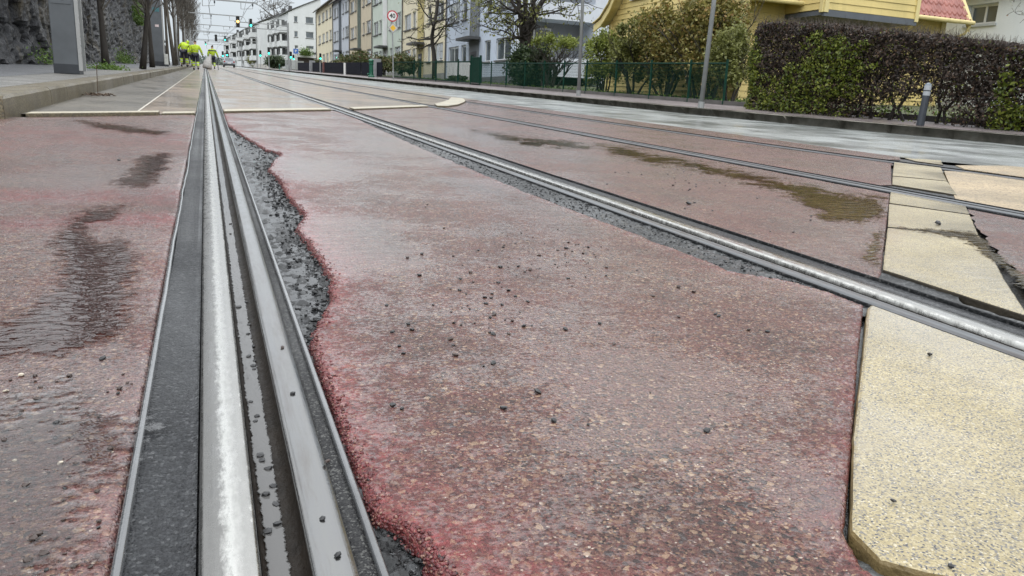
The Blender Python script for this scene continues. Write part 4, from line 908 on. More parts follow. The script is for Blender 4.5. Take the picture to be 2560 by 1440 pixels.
# ================================================================== TRAFFIC SIGNALS
mGRN = emit('green_lamp', (.05, .95, .62), 5.); mAMB = emit('amber_lamp', (1., .50, .12), 5.); mHOUS = M('signal_black', (.015, .018, .018), .5); mOFF = M('dark_lens', (.02, .02, .02), .3)
mGPOLE = M('grey_pole', (.27, .28, .28), .5, metal=.2, var=.12, vs=4)
def head(p, h, lit, parent, y_face=-1):
    """three lens signal head centred at p, lit: index from top or None"""
    w = h * .34; x, y, z = p
    o = bevel(MB().box((x - w / 2, y - .12, z - h / 2), (x + w / 2, y + .12, z + h / 2)).build('housing', mHOUS, parent), .02)
    for i in range(3):
        cz = z + h / 2 - h * (i + .5) / 3
        MB().tube([(x, y - .121, cz), (x, y - .145, cz)], h * .125, 14).build('lens', (mGRN if i == 2 else mAMB) if lit == i else mOFF, o)
        m = MB(); k = 8; r = h * .145
        for a in range(k + 1):
            th = PI * a / k; m.v += [(x + r * math.cos(th), y - .121, cz + r * math.sin(th)), (x + r * math.cos(th), y - .26, cz + r * math.sin(th))]
        for a in range(k): m.f.append([2 * a, 2 * a + 1, 2 * a + 3, 2 * a + 2])
        m.build('visor', mHOUS, o)
    return o
def pole_signal(px, py_lens, X, h, label, Y=None, two=False):
    p = P(px, py_lens, X=X) if Y is None else P(px, py_lens, Y=Y); x, y, z = p; b = zr(y) + .12
    t = thing('traffic_light', (x, y, b), label, 'traffic light', 'traffic lights')
    MB().tube([(x, y + .2, b), (x, y + .2, z + h * .9)], .07, 10).build('pole', mGPOLE, t)
    head((x, y, z + h / 3), h, 2, t)
    if two: head((x + .34, y + .02, z + h / 3 - .25), h * .8, 2, t)
pole_signal(651, 139, 10, 1.15, 'green traffic light on a low pole beside a wide green bush, near the silver car')
pole_signal(672, 133.5, 10, 1.15, 'green traffic light on a taller pole standing in front of the balconies')
pole_signal(727, 143.5, 10.4, .85, 'green traffic light on a slim pole below the blue parking sign', two=True)
pole_signal(557, 140, 8.5, 1.3, 'left one of two far green traffic lights just above the silver car', Y=205)
pole_signal(568, 138, 9.5, 1.3, 'right one of two far green traffic lights just above the silver car', Y=196)
pole_signal(801, 146.5, 11.2, .62, 'tiny green signal among the shrubs in front of the cream house')
def gantry(Y, heads, X1, label, hb):
    zb = P(600, hb, Y=Y)[2]; b = zr(Y) + .12; t = thing('signal_gantry', (X1, Y, b), label, 'signal gantry')
    MB().tube([(X1, Y + .3, b), (X1, Y + .3, zb + .6)], .12, 10).build('pole', mGALV, t)
    xl = min(P(px, py, Y=Y)[0] for px, py, *_ in heads) - .4
    m = MB(); m.bar((xl, Y + .3, zb + .25), (X1, Y + .3, zb + .25), .09, .1); m.bar((xl, Y + .3, zb - .35), (X1, Y + .3, zb - .35), .09, .1); m.build('arm', mGALV, t)
    for px, py, h, lit in heads: head(tuple(P(px, py, Y=Y)), h, lit, t)
gantry(104, [(594.5, 54, 1.25, 1), (627, 57, .95, 2)], 9.9, 'overhead arm with one amber and one green signal above the tracks', 60)
gantry(168, [(540, 95, 1.3, None), (562.5, 96, .9, 2)], 9.8, 'overhead arm with two small signals seen dark against the sky', 97)
gantry(235, [(514, 108, .95, 2), (531.5, 117, .9, None)], 9.6, 'farthest overhead arm, with a tiny green signal above the worker with the sack', 112)
# ================================================================== RIGHT SIDE: HOUSES
def m_stucco(name, c, var=.06):
    t = NT(name); v = t.coord(); f = t.noise(v, .9, 6, .6); g = t.noise(t.coord(scale=(1, 1, .18)), 2.2, 5, .6)
    col = t.ramp(f, [(.3, tuple(x * (1 - var) for x in c)), (.7, tuple(min(1, x * (1 + var)) for x in c))])
    col = t.mix(t.ramp(g, [(.5, 0.), (.8, .25)]), col, tuple(x * .72 for x in c))
    return t.done(t.pr(Base_Color=col, Roughness=.8, Normal=t.bump(t.noise(v, 22, 5, .6), .5, .02)))
mPANE = m_glass_pane('window_glass', (.045, .055, .06)); mWFR = M('white_frame', (.66, .67, .66), .5, var=.05); mSILL = M('sill', (.10, .10, .10), .6)
mROOF = M('dark_roof', (.06, .06, .062), .5, var=.3, vs=3); mPIPE = M('downpipe', (.10, .095, .09), .5); mDOOR = M('dark_door', (.025, .025, .03), .4)
mCURT = M('curtain', (.62, .63, .60), .9, var=.15, vs=3, stretch=(6, 6, .3))
def wall_with_holes(mb, mp, L, H, holes, dep=.12, v0=0.):
    us = sorted({0., L, *[h[0] for h in holes], *[h[1] for h in holes]}); vs = sorted({v0, H, *[h[2] for h in holes], *[h[3] for h in holes]})
    for i in range(len(us) - 1):
        for j in range(len(vs) - 1):
            cu, cv = (us[i] + us[i + 1]) / 2, (vs[j] + vs[j + 1]) / 2
            if any(h[0] < cu < h[1] and h[2] < cv < h[3] for h in holes): continue
            mb.add([mp(us[i], vs[j], 0), mp(us[i + 1], vs[j], 0), mp(us[i + 1], vs[j + 1], 0), mp(us[i], vs[j + 1], 0)], [(0, 1, 2, 3)])
    for a, b, c, d, *_ in holes:
        for (p, q) in (((a, c), (b, c)), ((b, c), (b, d)), ((b, d), (a, d)), ((a, d), (a, c))):
            mb.add([mp(*p, 0), mp(*q, 0), mp(*q, dep), mp(*p, dep)], [(0, 1, 2, 3)])
def pbox(mb, mp, a, b):             # box given in wall coordinates (u, v, depth)
    vs = [mp(u, v, w) for w in (a[2], b[2]) for v in (a[1], b[1]) for u in (a[0], b[0])]
    mb.add(vs, [(0, 1, 3, 2), (6, 7, 5, 4), (0, 2, 6, 4), (1, 5, 7, 3), (0, 4, 5, 1), (2, 3, 7, 6)])
def window(mp, h, parent, dep=.12, sill=True, mull=1, frame=mWFR, curtain=True, fw=.06):
    a, b, c, d = h; m = MB(); e = .003
    pbox(m, mp, (a + e, c + e, dep - .05), (b - e, c + fw, dep)); pbox(m, mp, (a + e, d - fw, dep - .05), (b - e, d - e, dep))
    pbox(m, mp, (a + e, c + fw, dep - .05), (a + fw, d - fw, dep)); pbox(m, mp, (b - fw, c + fw, dep - .05), (b - e, d - fw, dep))
    for k in range(mull): u = a + (b - a) * (k + 1) / (mull + 1); pbox(m, mp, (u - fw * .5, c + fw, dep - .045), (u + fw * .5, d - fw, dep - .002))
    w = m.build('window', frame, parent)
    m = MB(); m.add([mp(a, c, dep - .02), mp(b, c, dep - .02), mp(b, d, dep - .02), mp(a, d, dep - .02)], [(0, 1, 2, 3)]); m.build('pane', mPANE, w)
    if sill: m = MB(); pbox(m, mp, (a - .05, c - .09, -.10), (b + .05, c - .003, .05)); m.build('sill', mSILL, w)
def row_house(y0, y1, col, scol, label, wins=None, strip=(.46, .60), plinth=(.30, .30, .29), gable_n=False, south=True):
    L = y1 - y0; z0 = zr((y0 + y1) / 2); X = 15.5; top = 8.95
    t = thing('row_house', (X, y0, z0), label, 'house', 'stepped row of pastel houses'); ms = m_stucco('stucco', col); mst = m_stucco('stair_panel', scol)
    mp = lambda u, v, w: (X + w, y0 + u, z0 + v)
    cols = wins or [(.055, .235), (.305, .385), (.655, .735), (.775, .95)]
    holes = [(a * L, b * L, s, s + 1.2) for a, b in cols for s in (1.40, 4.16, 6.95)]
    mb = MB(); wall_with_holes(mb, mp, L, top, holes, v0=-1.2)
    mb.add([(X, y1, z0 - 1.2), (X + 9, y1, z0 - 1.2), (X + 9, y1, z0 + top), (X, y1, z0 + top)], [(0, 1, 2, 3)]); mb.add([(X, y1, z0 + top), (X + 9, y1, z0 + top), (X + 4.5, y1, z0 + top + 2.6)], [(0, 1, 2)])
    mb.add([(X + 9, y0, z0 - 1.2), (X + 9, y1, z0 - 1.2), (X + 9, y1, z0 + top), (X + 9, y0, z0 + top)], [(0, 1, 2, 3)])
    if south: mb.add([(X, y0, z0 - 1.2), (X + 9, y0, z0 - 1.2), (X + 9, y0, z0 + top), (X, y0, z0 + top)], [(3, 2, 1, 0)])
    mb.add([(X, y0, z0 + top), (X + 9, y0, z0 + top), (X + 4.5, y0, z0 + top + 2.6)], [(2, 1, 0)])
    mb.build('wall', ms, t)
    mb = MB(); mb.add([mp(0.02, 0, .6), mp(L - .02, 0, .6), mp(L - .02, top - .1, .6), mp(.02, top - .1, .6)], [(0, 1, 2, 3)]); mb.build('inner_curtain', mCURT, t)
    mb = MB(); mb.ext([(-.45, -.26), (4.5, 2.62), (9.4, -.26), (9.4, -.08), (4.5, 2.84), (-.45, -.08)], lambda p, k: (X + p[0], (y0 - .05, y1 + .02)[k], z0 + top + p[1] + .02)); r = mb.build('roof', mROOF, t)
    m = MB(); m.tube([(X - .48, y0 + .02, z0 + top - .20), (X - .48, y1 - .02, z0 + top - .20)], .07, 8); m.build('gutter', mPIPE, r)
    for h in holes: window(mp, h, t, mull=1 if h[1] - h[0] > 1.3 else 0)
    m = MB(); pbox(m, mp, (0, -1.2, -.03), (L, .52, -.002)); m.build('plinth', M('plinth', plinth, .8, var=.12, vs=2, bump=.3, bs=20), t)
    if strip:
        a, b = strip[0] * L, strip[1] * L; m = MB(); pbox(m, mp, (a, -1., -.045), (b, top - .35, -.031)); 
        for k in range(5): u = a + (b - a) * (k + .5) / 5; pbox(m, mp, (u - .035, 2.95, -.085), (u + .035, top - .4, -.046))
        sp = m.build('stair_panel', mst, t)
        m = MB(); pbox(m, mp, (a - .3, 2.72, -.85), (b + .3, 2.88, -.046)); m.build('canopy', mROOF, t)
        c = (a + b) / 2; m = MB(); pbox(m, mp, (c - .55, -.1, -.075), (c + .55, 2.08, -.047)); dd = m.build('door', mDOOR, t)
        m = MB(); pbox(m, mp, (c - .28, .9, -.09), (c + .28, 1.9, -.077)); m.build('pane', mPANE, dd)
    m = MB(); m.tube([(X - .07, y1 - .12, z0 - .3), (X - .07, y1 - .12, z0 + top - .1)], .055, 8); m.build('downpipe', mPIPE, t)
    return t, z0
B = [39.6, 52.8, 65.75, 78.6, 91.8, 104.3, 120.5]
BLUE = (.47, .53, .62); GRN = (.50, .56, .49); CRM = (.66, .60, .44); TAN = (.52, .45, .33); LBL = (.46, .49, .54)
h6, z6 = row_house(B[0], B[1], BLUE, (.17, .185, .20), 'pale blue house with a loggia in its end wall, nearest of the pastel row', plinth=(.12, .125, .135), south=False)
row_house(B[1], B[2], CRM, (.52, .45, .22), 'cream yellow house behind the gnarled little tree, between pale blue and pale green houses')
row_house(B[2], B[3], GRN, (.66, .67, .66), 'pale green house with a white stair strip, behind the speed limit sign')
row_house(B[3], B[4], TAN, (.14, .17, .15), 'tan house with a dark green stair strip, left of the pale green house')
row_house(B[4], B[5], LBL, (.13, .15, .17), 'grey blue house with a dark stair strip, between tan and cream houses')
row_house(B[5], B[6], CRM, (.5, .5, .5), 'cream end house with four windows on each floor, farthest of the pastel row', wins=[(.07, .19), (.27, .40), (.47, .62), (.72, .86)], strip=None)
# end wall of the pale blue house with its loggias
mp = lambda u, v, w: (15.5 + u, B[0] + w, z6 + v)
mb = MB(); holes = [(.35, 4.6, 1.60, 3.56), (.35, 4.6, 4.50, 6.4), (.8, 5.1, -1.2, .60)]
wall_with_holes(mb, mp, 9, 8.95, holes, dep=1.7, v0=-1.2); mb.build('end_wall', m_stucco('stucco_white', (.56, .60, .66)), h6)
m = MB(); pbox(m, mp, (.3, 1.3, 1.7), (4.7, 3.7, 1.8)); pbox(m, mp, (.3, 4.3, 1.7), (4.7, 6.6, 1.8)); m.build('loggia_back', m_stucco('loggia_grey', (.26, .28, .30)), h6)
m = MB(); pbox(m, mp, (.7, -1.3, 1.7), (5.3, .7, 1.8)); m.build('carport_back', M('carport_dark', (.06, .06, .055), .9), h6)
for a, b in ((.9, 1.75), (2.05, 2.75)): window(lambda u, v, w: mp(u, v, w + 1.57), (a, b, 1.75, 3.25), h6, sill=False, mull=0, fw=.09)
# ------------------------------------------------------------------ white flats
mWHT = m_stucco('flats_white', (.60, .62, .62), .05); mSHD = M('balcony_shade', (.13, .135, .135), .8)  # balcony doors and partitions have the recess shade painted into their colour
zb = zr(161); t = thing('apartment_block', (15.4, 161, zb), 'white flats with a slanting roof and balconies, left of the cream end house', 'apartment block', 'white flats')
mp = lambda u, v, w: (15.4 + u, 161 + w, zb + v)
hl = []
for s in (9.15, 6.4, 3.75): hl += [(1.05, 1.75, s, s + 1.1), (3.25, 4.75, s - .05, s + 1.15)]
mb = MB(); us = [0, 1.05, 1.75, 3.25, 4.75, 6.2]
wall_with_holes(mb, mp, 6.2, 10.85, hl, v0=-1.5); mb.add([mp(0, 10.85, 0), mp(6.2, 10.85, 0), mp(6.2, 14.1, 0)], [(0, 1, 2)])
def facade_line(mb, p, q, h0, h1, dv=-1.5):
    n = 8
    for k in range(n):
        a = Vector(p).lerp(Vector(q), k / n); b = Vector(p).lerp(Vector(q), (k + 1) / n); ha = h0 + (h1 - h0) * k / n; hb = h0 + (h1 - h0) * (k + 1) / n
        mb.add([(a.x, a.y, zr(a.y) + dv), (b.x, b.y, zr(b.y) + dv), (b.x, b.y, zr(b.y) + hb), (a.x, a.y, zr(a.y) + ha)], [(0, 1, 2, 3)])
facade_line(mb, (15.4, 161), (14.0, 188), 10.85, 10.4); mb.build('wall', mWHT, t)
for h in hl: window(mp, h, t, mull=0, frame=mWFR, sill=True)
def roof_strip(parent, p, q, hp, hq, w=7, rise=3.4):
    m = MB(); a, b = Vector(p), Vector(q)
    V = [(a.x - .35, a.y - .2, zr(a.y) + hp + .05), (a.x + w, a.y - .2, zr(a.y) + hp + rise), (b.x + w, b.y, zr(b.y) + hq + rise), (b.x - .35, b.y, zr(b.y) + hq + .05)]
    m.add(V + [(x, y, z + .18) for x, y, z in V], [(3, 2, 1, 0), (4, 5, 6, 7), (0, 1, 5, 4), (1, 2, 6, 5), (2, 3, 7, 6), (3, 0, 4, 7)]); r = m.build('roof', mROOF, parent)
    for u in (.3, .62): c = a.lerp(b, u) + Vector((1.6, 0)); zz = zr(c.y) + (hp + hq) / 2 + .7; MB().box((c.x - .35, c.y - .4, zz), (c.x + .35, c.y + .4, zz + 1.3)).build('chimney', mROOF, r)
roof_strip(t, (15.4, 161), (14, 188), 10.85, 10.4)
def balconies(parent, p, q, stacks, lv, w=3.4, out=1.5):
    a, b = Vector(p), Vector(q); L = (b - a).length; d = (b - a) / L
    nrm = Vector((-d.y, d.x)); nrm = nrm if nrm.x < 0 else -nrm
    for s in stacks:
        c = a + d * s; e = c + d * w; z = zr(c.y)
        mpb = lambda u, v, wd: (*(c + d * u - nrm * wd), z + v)
        for v in lv:
            m = MB(); pbox(m, mpb, (0, v, -out), (w, v + 1.05, -out + .1)); pbox(m, mpb, (0, v, -out + .101), (.1, v + 1.05, -.01)); pbox(m, mpb, (w - .1, v, -out + .101), (w, v + 1.05, -.01)); pbox(m, mpb, (.101, v, -out + .101), (w - .101, v + .14, -.01))
            bal = m.build('balcony', mWHT, parent)
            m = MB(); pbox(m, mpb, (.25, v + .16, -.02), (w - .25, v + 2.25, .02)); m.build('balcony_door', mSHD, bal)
            m = MB(); pbox(m, mpb, (w - .06, v + 1.055, -out + .12), (w + .02, v + 2.62, 0)); m.build('partition', mSHD, bal)  # dark panel added to paint the shade in the gap above the parapet
            m = MB(); pbox(m, mpb, (-.06, v + .9, -out + .02), (.0, v + 2.2, -out + .40)); m.build('side_screen', mWHT, bal)
        m = MB(); pbox(m, mpb, (w + .8, lv[0] + .9, -.01), (w + 1.7, lv[0] + 2.1, .01)); pbox(m, mpb, (w + .8, lv[1] + .9, -.01), (w + 1.7, lv[1] + 2.1, .01)); pbox(m, mpb, (w + .8, lv[2] + .9, -.01), (w + 1.7, lv[2] + 2.1, .01)); m.build('stair_window', mPANE, parent)
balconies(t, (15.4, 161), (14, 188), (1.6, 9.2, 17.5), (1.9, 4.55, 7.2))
t = thing('apartment_block', (11.8, 190, zr(190)), 'longer white terrace of flats with balconies, farther up the street behind the traffic lights', 'apartment block', 'white flats')
mb = MB(); facade_line(mb, (11.8, 190), (6.9, 330), 9.9, 9.2); mb.add([(11.8, 190, zr(190) - 1), (19, 190, zr(190) - 1), (19, 190, zr(190) + 12.8), (11.8, 190, zr(190) + 9.9)], [(0, 1, 2, 3)])
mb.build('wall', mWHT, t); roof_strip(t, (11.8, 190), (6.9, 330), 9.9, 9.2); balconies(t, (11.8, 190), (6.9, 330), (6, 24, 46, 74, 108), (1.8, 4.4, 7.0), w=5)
# garage in front of the flats, with its lettered fascia
x0 = P(743, 130, Y=128)[0]; x1 = P(792, 130, Y=128)[0]; zf = lambda py: P(765, py, Y=128)[2]
t = thing('garage', (x0, 128, zr(128)), 'low white garage with dark lettering on its fascia, left of the cream end house', 'garage')
MB().box((x0, 128, zf(144)), (x1 + .5, 134, zf(121))).build('fascia', mWHT, t)
MB().box((x0, 128.3, zr(128) - .5), (x1, 128.5, zf(144) - .003)).build('gate', M('opening_shade', (.05, .04, .035), .7, var=.4, vs=4), t)  # dark sheet painted as the shade of the open garage front
MB().box((x0 - .35, 127.7, zr(128) - .5), (x0 - .005, 128.25, zf(140))).build('pillar', mWHT, t); MB().box((x1 - .5, 127.6, zr(128) - .5), (x1 + .1, 127.99, zf(146))).build('pillar', M('pillar_grey', (.33, .34, .35), .8), t)
m = MB(); u = x0 + 2.35
for k, wd in enumerate((.16, .12, .10, .13, .12, .15, .10)):
    hh = .42 if k in (0, 3) else .30; m.box((u, 127.97, zf(135)), (u + wd, 127.998, zf(135) + hh)); u += wd + .035
m.build('lettering', mDARK, t)
tuft('shrub', (x0 + 1.2, 127.4, zf(139)), .8, .4, .9, 900, 'creeper with pale pink blossom growing over the garage fascia', size=.12)
t = thing('picket_fence', (10.9, 118, zr(118)), 'pale grey board fence beside the garage below the parking sign', 'fence')
m = MB()
for k in range(16): xx = 10.7 + k * .17; m.box((xx, 117.95 + k * .05, zr(118) - .2), (xx + .13, 118 + k * .05, zr(118) + 1.55))
m.build('boards', M('grey_boards', (.33, .35, .35), .7, var=.2, vs=4), t)
def text(name, body, size, loc, rot, mat, parent, ext=.004):
    c = bpy.data.curves.new(name, 'FONT'); c.body = body; c.size = size; c.align_x = 'CENTER'; c.align_y = 'CENTER'; c.extrude = ext; c.offset = size * .022; c.materials.append(mat)
    tmp = bpy.data.objects.new('tmp', c); COL.objects.link(tmp); dg = bpy.context.evaluated_depsgraph_get(); me = bpy.data.meshes.new_from_object(tmp.evaluated_get(dg)); bpy.data.objects.remove(tmp); me.materials.clear(); me.materials.append(mat)
    o = bpy.data.objects.new(name, me); COL.objects.link(o); o.parent = parent; o.location = Vector(loc) - parent.location; o.rotation_euler = rot; return o
mSGN = M('sign_grey', (.30, .31, .31), .5); mWHITE = M('sign_white', (.72, .72, .70), .4, var=.04); mREDS = M('sign_red', (.42, .03, .05), .4); mBLK = M('sign_black', (.02, .02, .02), .5); mYEL = M('sign_yellow', (.72, .42, .03), .4); mBLU = M('sign_blue', (.06, .16, .48), .4)
p = P(739.5, 128, Y=113); x, y, z = p
t = thing('parking_sign', (x, y, zr(y)), 'blue parking sign with a white letter, on a post beside the garage', 'sign')
MB().tube([(x, y + .06, zr(y)), (x, y + .06, z + .4)], .04, 8).build('post', mGPOLE, t); MB().box((x - .33, y - .01, z - .33), (x + .33, y + .01, z + .33)).build('plate', mBLU, t)
text('letter', 'P', .5, (x, y - .018, z), (PI / 2, 0, 0), mWHITE, t)
# ------------------------------------------------------------------ speed limit sign
g = G(983, 203, .13); y = 46.0; x = P(983, 203, Y=y)[0]; b = zr(y) + .14
c40 = P(981, 40, Y=y); cdi = P(982.5, 70, Y=y)
t = thing('road_sign', (x, y, b), 'round red rimmed 40 speed limit sign above a yellow diamond, on one post', 'road sign')
MB().tube([(x + .02, y + .05, b), (c40[0], y + .05, c40[2] + .25)], .035, 10).build('post', mGPOLE, t)
m = MB(); m.tube([(c40[0], y + .012, c40[2]), (c40[0], y, c40[2])], .315, 40); d = m.build('disc', mREDS, t)
m = MB(); m.tube([(c40[0], y - .001, c40[2]), (c40[0], y - .008, c40[2])], .245, 40); m.build('face', mWHITE, d)
text('number', '40', .34, (c40[0], y - .014, c40[2]), (PI / 2, 0, 0), mBLK, t)
def diamond(r, ya, yb, name, mat, par): m = MB(); m.ext([(-r, 0), (0, -r), (r, 0), (0, r)], lambda q, k: (cdi[0] + q[0], (ya, yb)[k], cdi[2] + q[1])); return m.build(name, mat, par)
d = diamond(.31, y + .010, y + .002, 'diamond', mSGN, t); diamond(.265, y + .0015, y - .004, 'face', M('sign_pale', (.46, .46, .44), .5), d); diamond(.175, y - .0045, y - .010, 'face', mYEL, d)
# ------------------------------------------------------------------ poles, bollards and the green standpipe
def pole(px0, py0, px1, r, label):
    g = G(px0, py0, .13); q = P(px1, 0, Y=g[1]); d = Vector(q) - Vector(g); t = thing('lamp_post', tuple(g), label, 'lamp post', 'grey lamp posts on the right pavement')
    MB().tube([Vector(g), Vector(g) + d * 2.6], [r, r * .8], 12).build('pole', mGPOLE, t, smooth=True); MB().tube([Vector(g), Vector(g) + d * .06], [r * 1.35, r * 1.3], 12).build('base_sleeve', mGPOLE, t)
    p2 = Vector(g) + d * 2.6; MB().tube([p2, p2 + Vector((-.9, 0, .15))], .04, 8).build('bracket', mGPOLE, t); bevel(MB().box(p2 + Vector((-1.5, -.12, .1)), p2 + Vector((-.88, .12, .2))).build('lamp_head', mGPOLE, t), .03)
    return g, d
pole(1446, 240, 1457, .05, 'slim grey lamp post in front of the grey loggia of the pale blue house')
g, d = pole(1752, 270, 1785.5, .048, 'slim grey lamp post in front of the bronze shrubs, left of the hedge')
mBAND = M('reflective_band', (.34, .36, .38), .4); gb = P(2300, 314, X=10.4); y = gb[1]; x = gb[0]; tp = P(2322, 207, Y=y); d = Vector(tp) - Vector((x, y, gb[2])); b = Vector((x, y, gb[2]))
t = thing('bollard', tuple(b), 'dark grey bollard with two white reflective bands, before the hedge', 'bollard')
L = d.length; u = d / L
MB().tube([b, b + u * L * .70], [.058, .052], 10).build('post', M('bollard_grey', (.032, .038, .048), .45, var=.15, vs=9), t, smooth=False)
MB().tube([b + u * L * .701, b + u * L * .80], [.0525, .0525], 10).build('band', mBAND, t); MB().tube([b + u * L * .801, b + u * L * .825], .0535, 10).build('band_gap', mDARK, t); MB().tube([b + u * L * .826, b + u * L * .93], .0525, 10).build('band', mBAND, t)
MB().tube([b + u * L * .931, b + u * L * .97, b + u * L], [.053, .045, .015], 10).build('cap', M('bollard_cap', (.17, .2, .23), .4), t)
mGREEN = M('green_iron', (.006, .09, .05), .35, var=.25, vs=6, coat=.3)
def standpipe(px, pyb, pyt, X, label):
    y = P(px, pyb, X=X)[1]; b = zr(y) + .14; h = P(px, pyt, X=X)[2] - b; k = h / 1.4; t = thing('standpipe', (X, y, b), label, 'standpipe', 'green cast iron street posts')
    MB().lathe((X, y, b), [(.27 * k, 0), (.27 * k, .08 * k), (.19 * k, .16 * k), (.165 * k, .3 * k), (.15 * k, .95 * k), (.20 * k, 1.0 * k), (.20 * k, 1.05 * k), (.155 * k, 1.08 * k)], 16).build('column', mGREEN, t, smooth=False)
    MB().lathe((X, y, b + 1.082 * k), [(.155 * k, 0), (.17 * k, .12 * k), (.22 * k, .14 * k), (.20 * k, .22 * k), (.10 * k, .29 * k), (.03 * k, .32 * k)], 16).build('cap', mGREEN, t)
    MB().tube([(X - .18 * k, y - .02, b + .25 * k), (X - .32 * k, y - .05, b + .22 * k)], [.06 * k, .075 * k], 10).build('spout', mGREEN, t)
standpipe(928, 195, 147, 10.8, 'green cast iron post with a cap on the pavement, left of the speed limit sign'); standpipe(699, 175, 160, 10.3, 'small far green cast iron post under a dark bush')
xw = 11.2; yw = P(862, 182, X=xw)[1]; tag(MB().tube([(xw, yw, zr(yw) + .1), (xw, yw, zr(yw) + 1.15)], .10, 10).build('marker_post', mWHITE, loc=(xw, yw, zr(yw))), 'short white post standing in front of the black fence', 'post')
# ------------------------------------------------------------------ fences along the right pavement
mFGRN = M('fence_green', (.005, .034, .022), .7, var=.2, vs=5, spec=.15); mFBLK = M('fence_black', (.010, .011, .018), .8, var=.2, vs=3, spec=.08); mPIER = M('pier_grey', (.25, .26, .27), .85, var=.15, vs=3, bump=.3, bs=20)
FX = 11.75
def yat(px, X=FX): return P(px, 190, X=X)[1]
def zbase(y): return zr(y) + .175
t = thing('wire_fence', (FX, yat(1820), zbase(yat(1820))), 'long green wire fence with thin posts, from the gate to the hedge', 'fence')
posts = [1203, 1228, 1266, 1312, 1360, 1410, 1466, 1540, 1627, 1725, 1815]
for px in posts: y = yat(px); MB().tube([(FX, y, zbase(y)), (FX, y, zr(y) + 1.24)], .032, 8).build('post', mFGRN, t)
yA, yB = yat(1815), yat(1203)
m = MB(); m.tube([(FX, yA, zr(yA) + 1.15), (FX, yB, zr(yB) + 1.15)], .022, 6); m.build('top_rail', mFGRN, t)
m = MB(); m.tube([(FX, yA, zr(yA) + .24), (FX, yB, zr(yB) + .24)], .018, 6); m.build('bottom_rail', mFGRN, t)
m = MB(); y = yA + .04
while y < yB: m.bar((FX, y, zr(y) + .26), (FX, y, zr(y) + 1.13), .006, .006, (0, 1, 0)); y += .055
zz = .36
while zz < 1.1: m.bar((FX + .006, yA, zr(yA) + zz), (FX + .006, yB, zr(yB) + zz), .006, .006); zz += .1
m.build('wire_mesh', mFGRN, t)
m = MB(); m.bar((FX + .08, 8, zr(8) + .16), (FX + .08, 125, zr(125) + .16), .2, .22); tag(m.build('low_wall', M('low_wall', (.09, .085, .08), .8, var=.3, vs=2), loc=(FX, 8, zr(8))), 'low dark stone footing running under the fences', 'wall')
ga, gbY = yat(1201), yat(1177)
t = thing('garden_gate', (FX, ga, zbase(ga)), 'narrow dark green gate before the door of the pale blue house', 'gate')
for y in (ga + .03, gbY - .03): MB().tube([(FX, y, zbase(y)), (FX, y, zr(y) + 1.5)], .055, 8).build('post', mFGRN, t)
m = MB(); n = 14
for k in range(n): y = ga + .12 + (gbY - ga - .24) * k / (n - 1); m.bar((FX, y, zr(y) + .22), (FX, y, zr(y) + 1.38), .03, .05, (0, 1, 0))
m.bar((FX, ga + .08, zr(ga) + 1.40), (FX, gbY - .08, zr(gbY) + 1.40), .04, .05); m.bar((FX, ga + .08, zr(ga) + .2), (FX, gbY - .08, zr(gbY) + .2), .04, .05); m.build('leaf', mFGRN, t)
t = thing('wire_fence', (FX, yat(1175), zbase(yat(1175))), 'green fence between the gate and the black fence, with a plank pier', 'fence'); yA, yB = yat(1175), yat(985)
for px in (1145, 1090, 1050, 1035): y = yat(px); MB().tube([(FX, y, zbase(y)), (FX, y, zr(y) + 1.35)], .04, 8).build('post', mFGRN, t)
m = MB(); y = yA
while y < yB: m.bar((FX, y, zr(y) + .3), (FX, y, zr(y) + 1.2), .010, .012, (0, 1, 0)); y += .11
m.bar((FX, yA, zr(yA) + 1.22), (FX, yB, zr(yB) + 1.22), .05, .06); m.bar((FX, yA, zr(yA) + .28), (FX, yB, zr(yB) + .28), .04, .05); m.build('panel', mFGRN, t)
t = thing('panel_fence', (FX, yat(957), zbase(yat(957))), 'black panel fence with grey piers, running before the farther row houses', 'fence'); pp = [957, 940, 903, 862, 811, 781, 745]
for a, b in zip(pp, pp[1:]):
    ya, yb = yat(a) + .2, yat(b) - .2; m = MB(); k = ya
    while k < yb: m.box((FX - .02, k, zr(k) + .22), (FX + .02, k + .11, zr(k) + 1.22)); k += .12
    m.build('panel', mFBLK, t)
for px in (940, 781): y = yat(px); MB().box((FX - .3, y - .35, zbase(y) - .1), (FX + .3, y + .35, zr(y) + 1.45)).build('pier', mPIER, t)
y = yat(811); MB().box((FX - .16, y - .18, zbase(y) - .1), (FX + .16, y + .18, zr(y) + 1.28)).build('pier', M('pier_red', (.20, .09, .08), .8), t)
t = thing('railing', (13.2, yat(1172, 13.2), zr(40) + .3), 'white upright railing in the garden behind the green fence', 'railing'); m = MB(); y = yat(1172, 13.2)
while y < yat(1118, 13.2): m.box((13.18, y, zr(y) + .35), (13.22, y + .09, zr(y) + 1.35)); y += .16
m.build('slats', mWFR, t); y0_ = yat(1172, 13.2); m = MB(); m.bar((13.26, y0_, zr(y0_) + 1.2), (13.26, yat(1118, 13.2), zr(yat(1118, 13.2)) + 1.2), .05, .07); m.build('rail', mWFR, t)

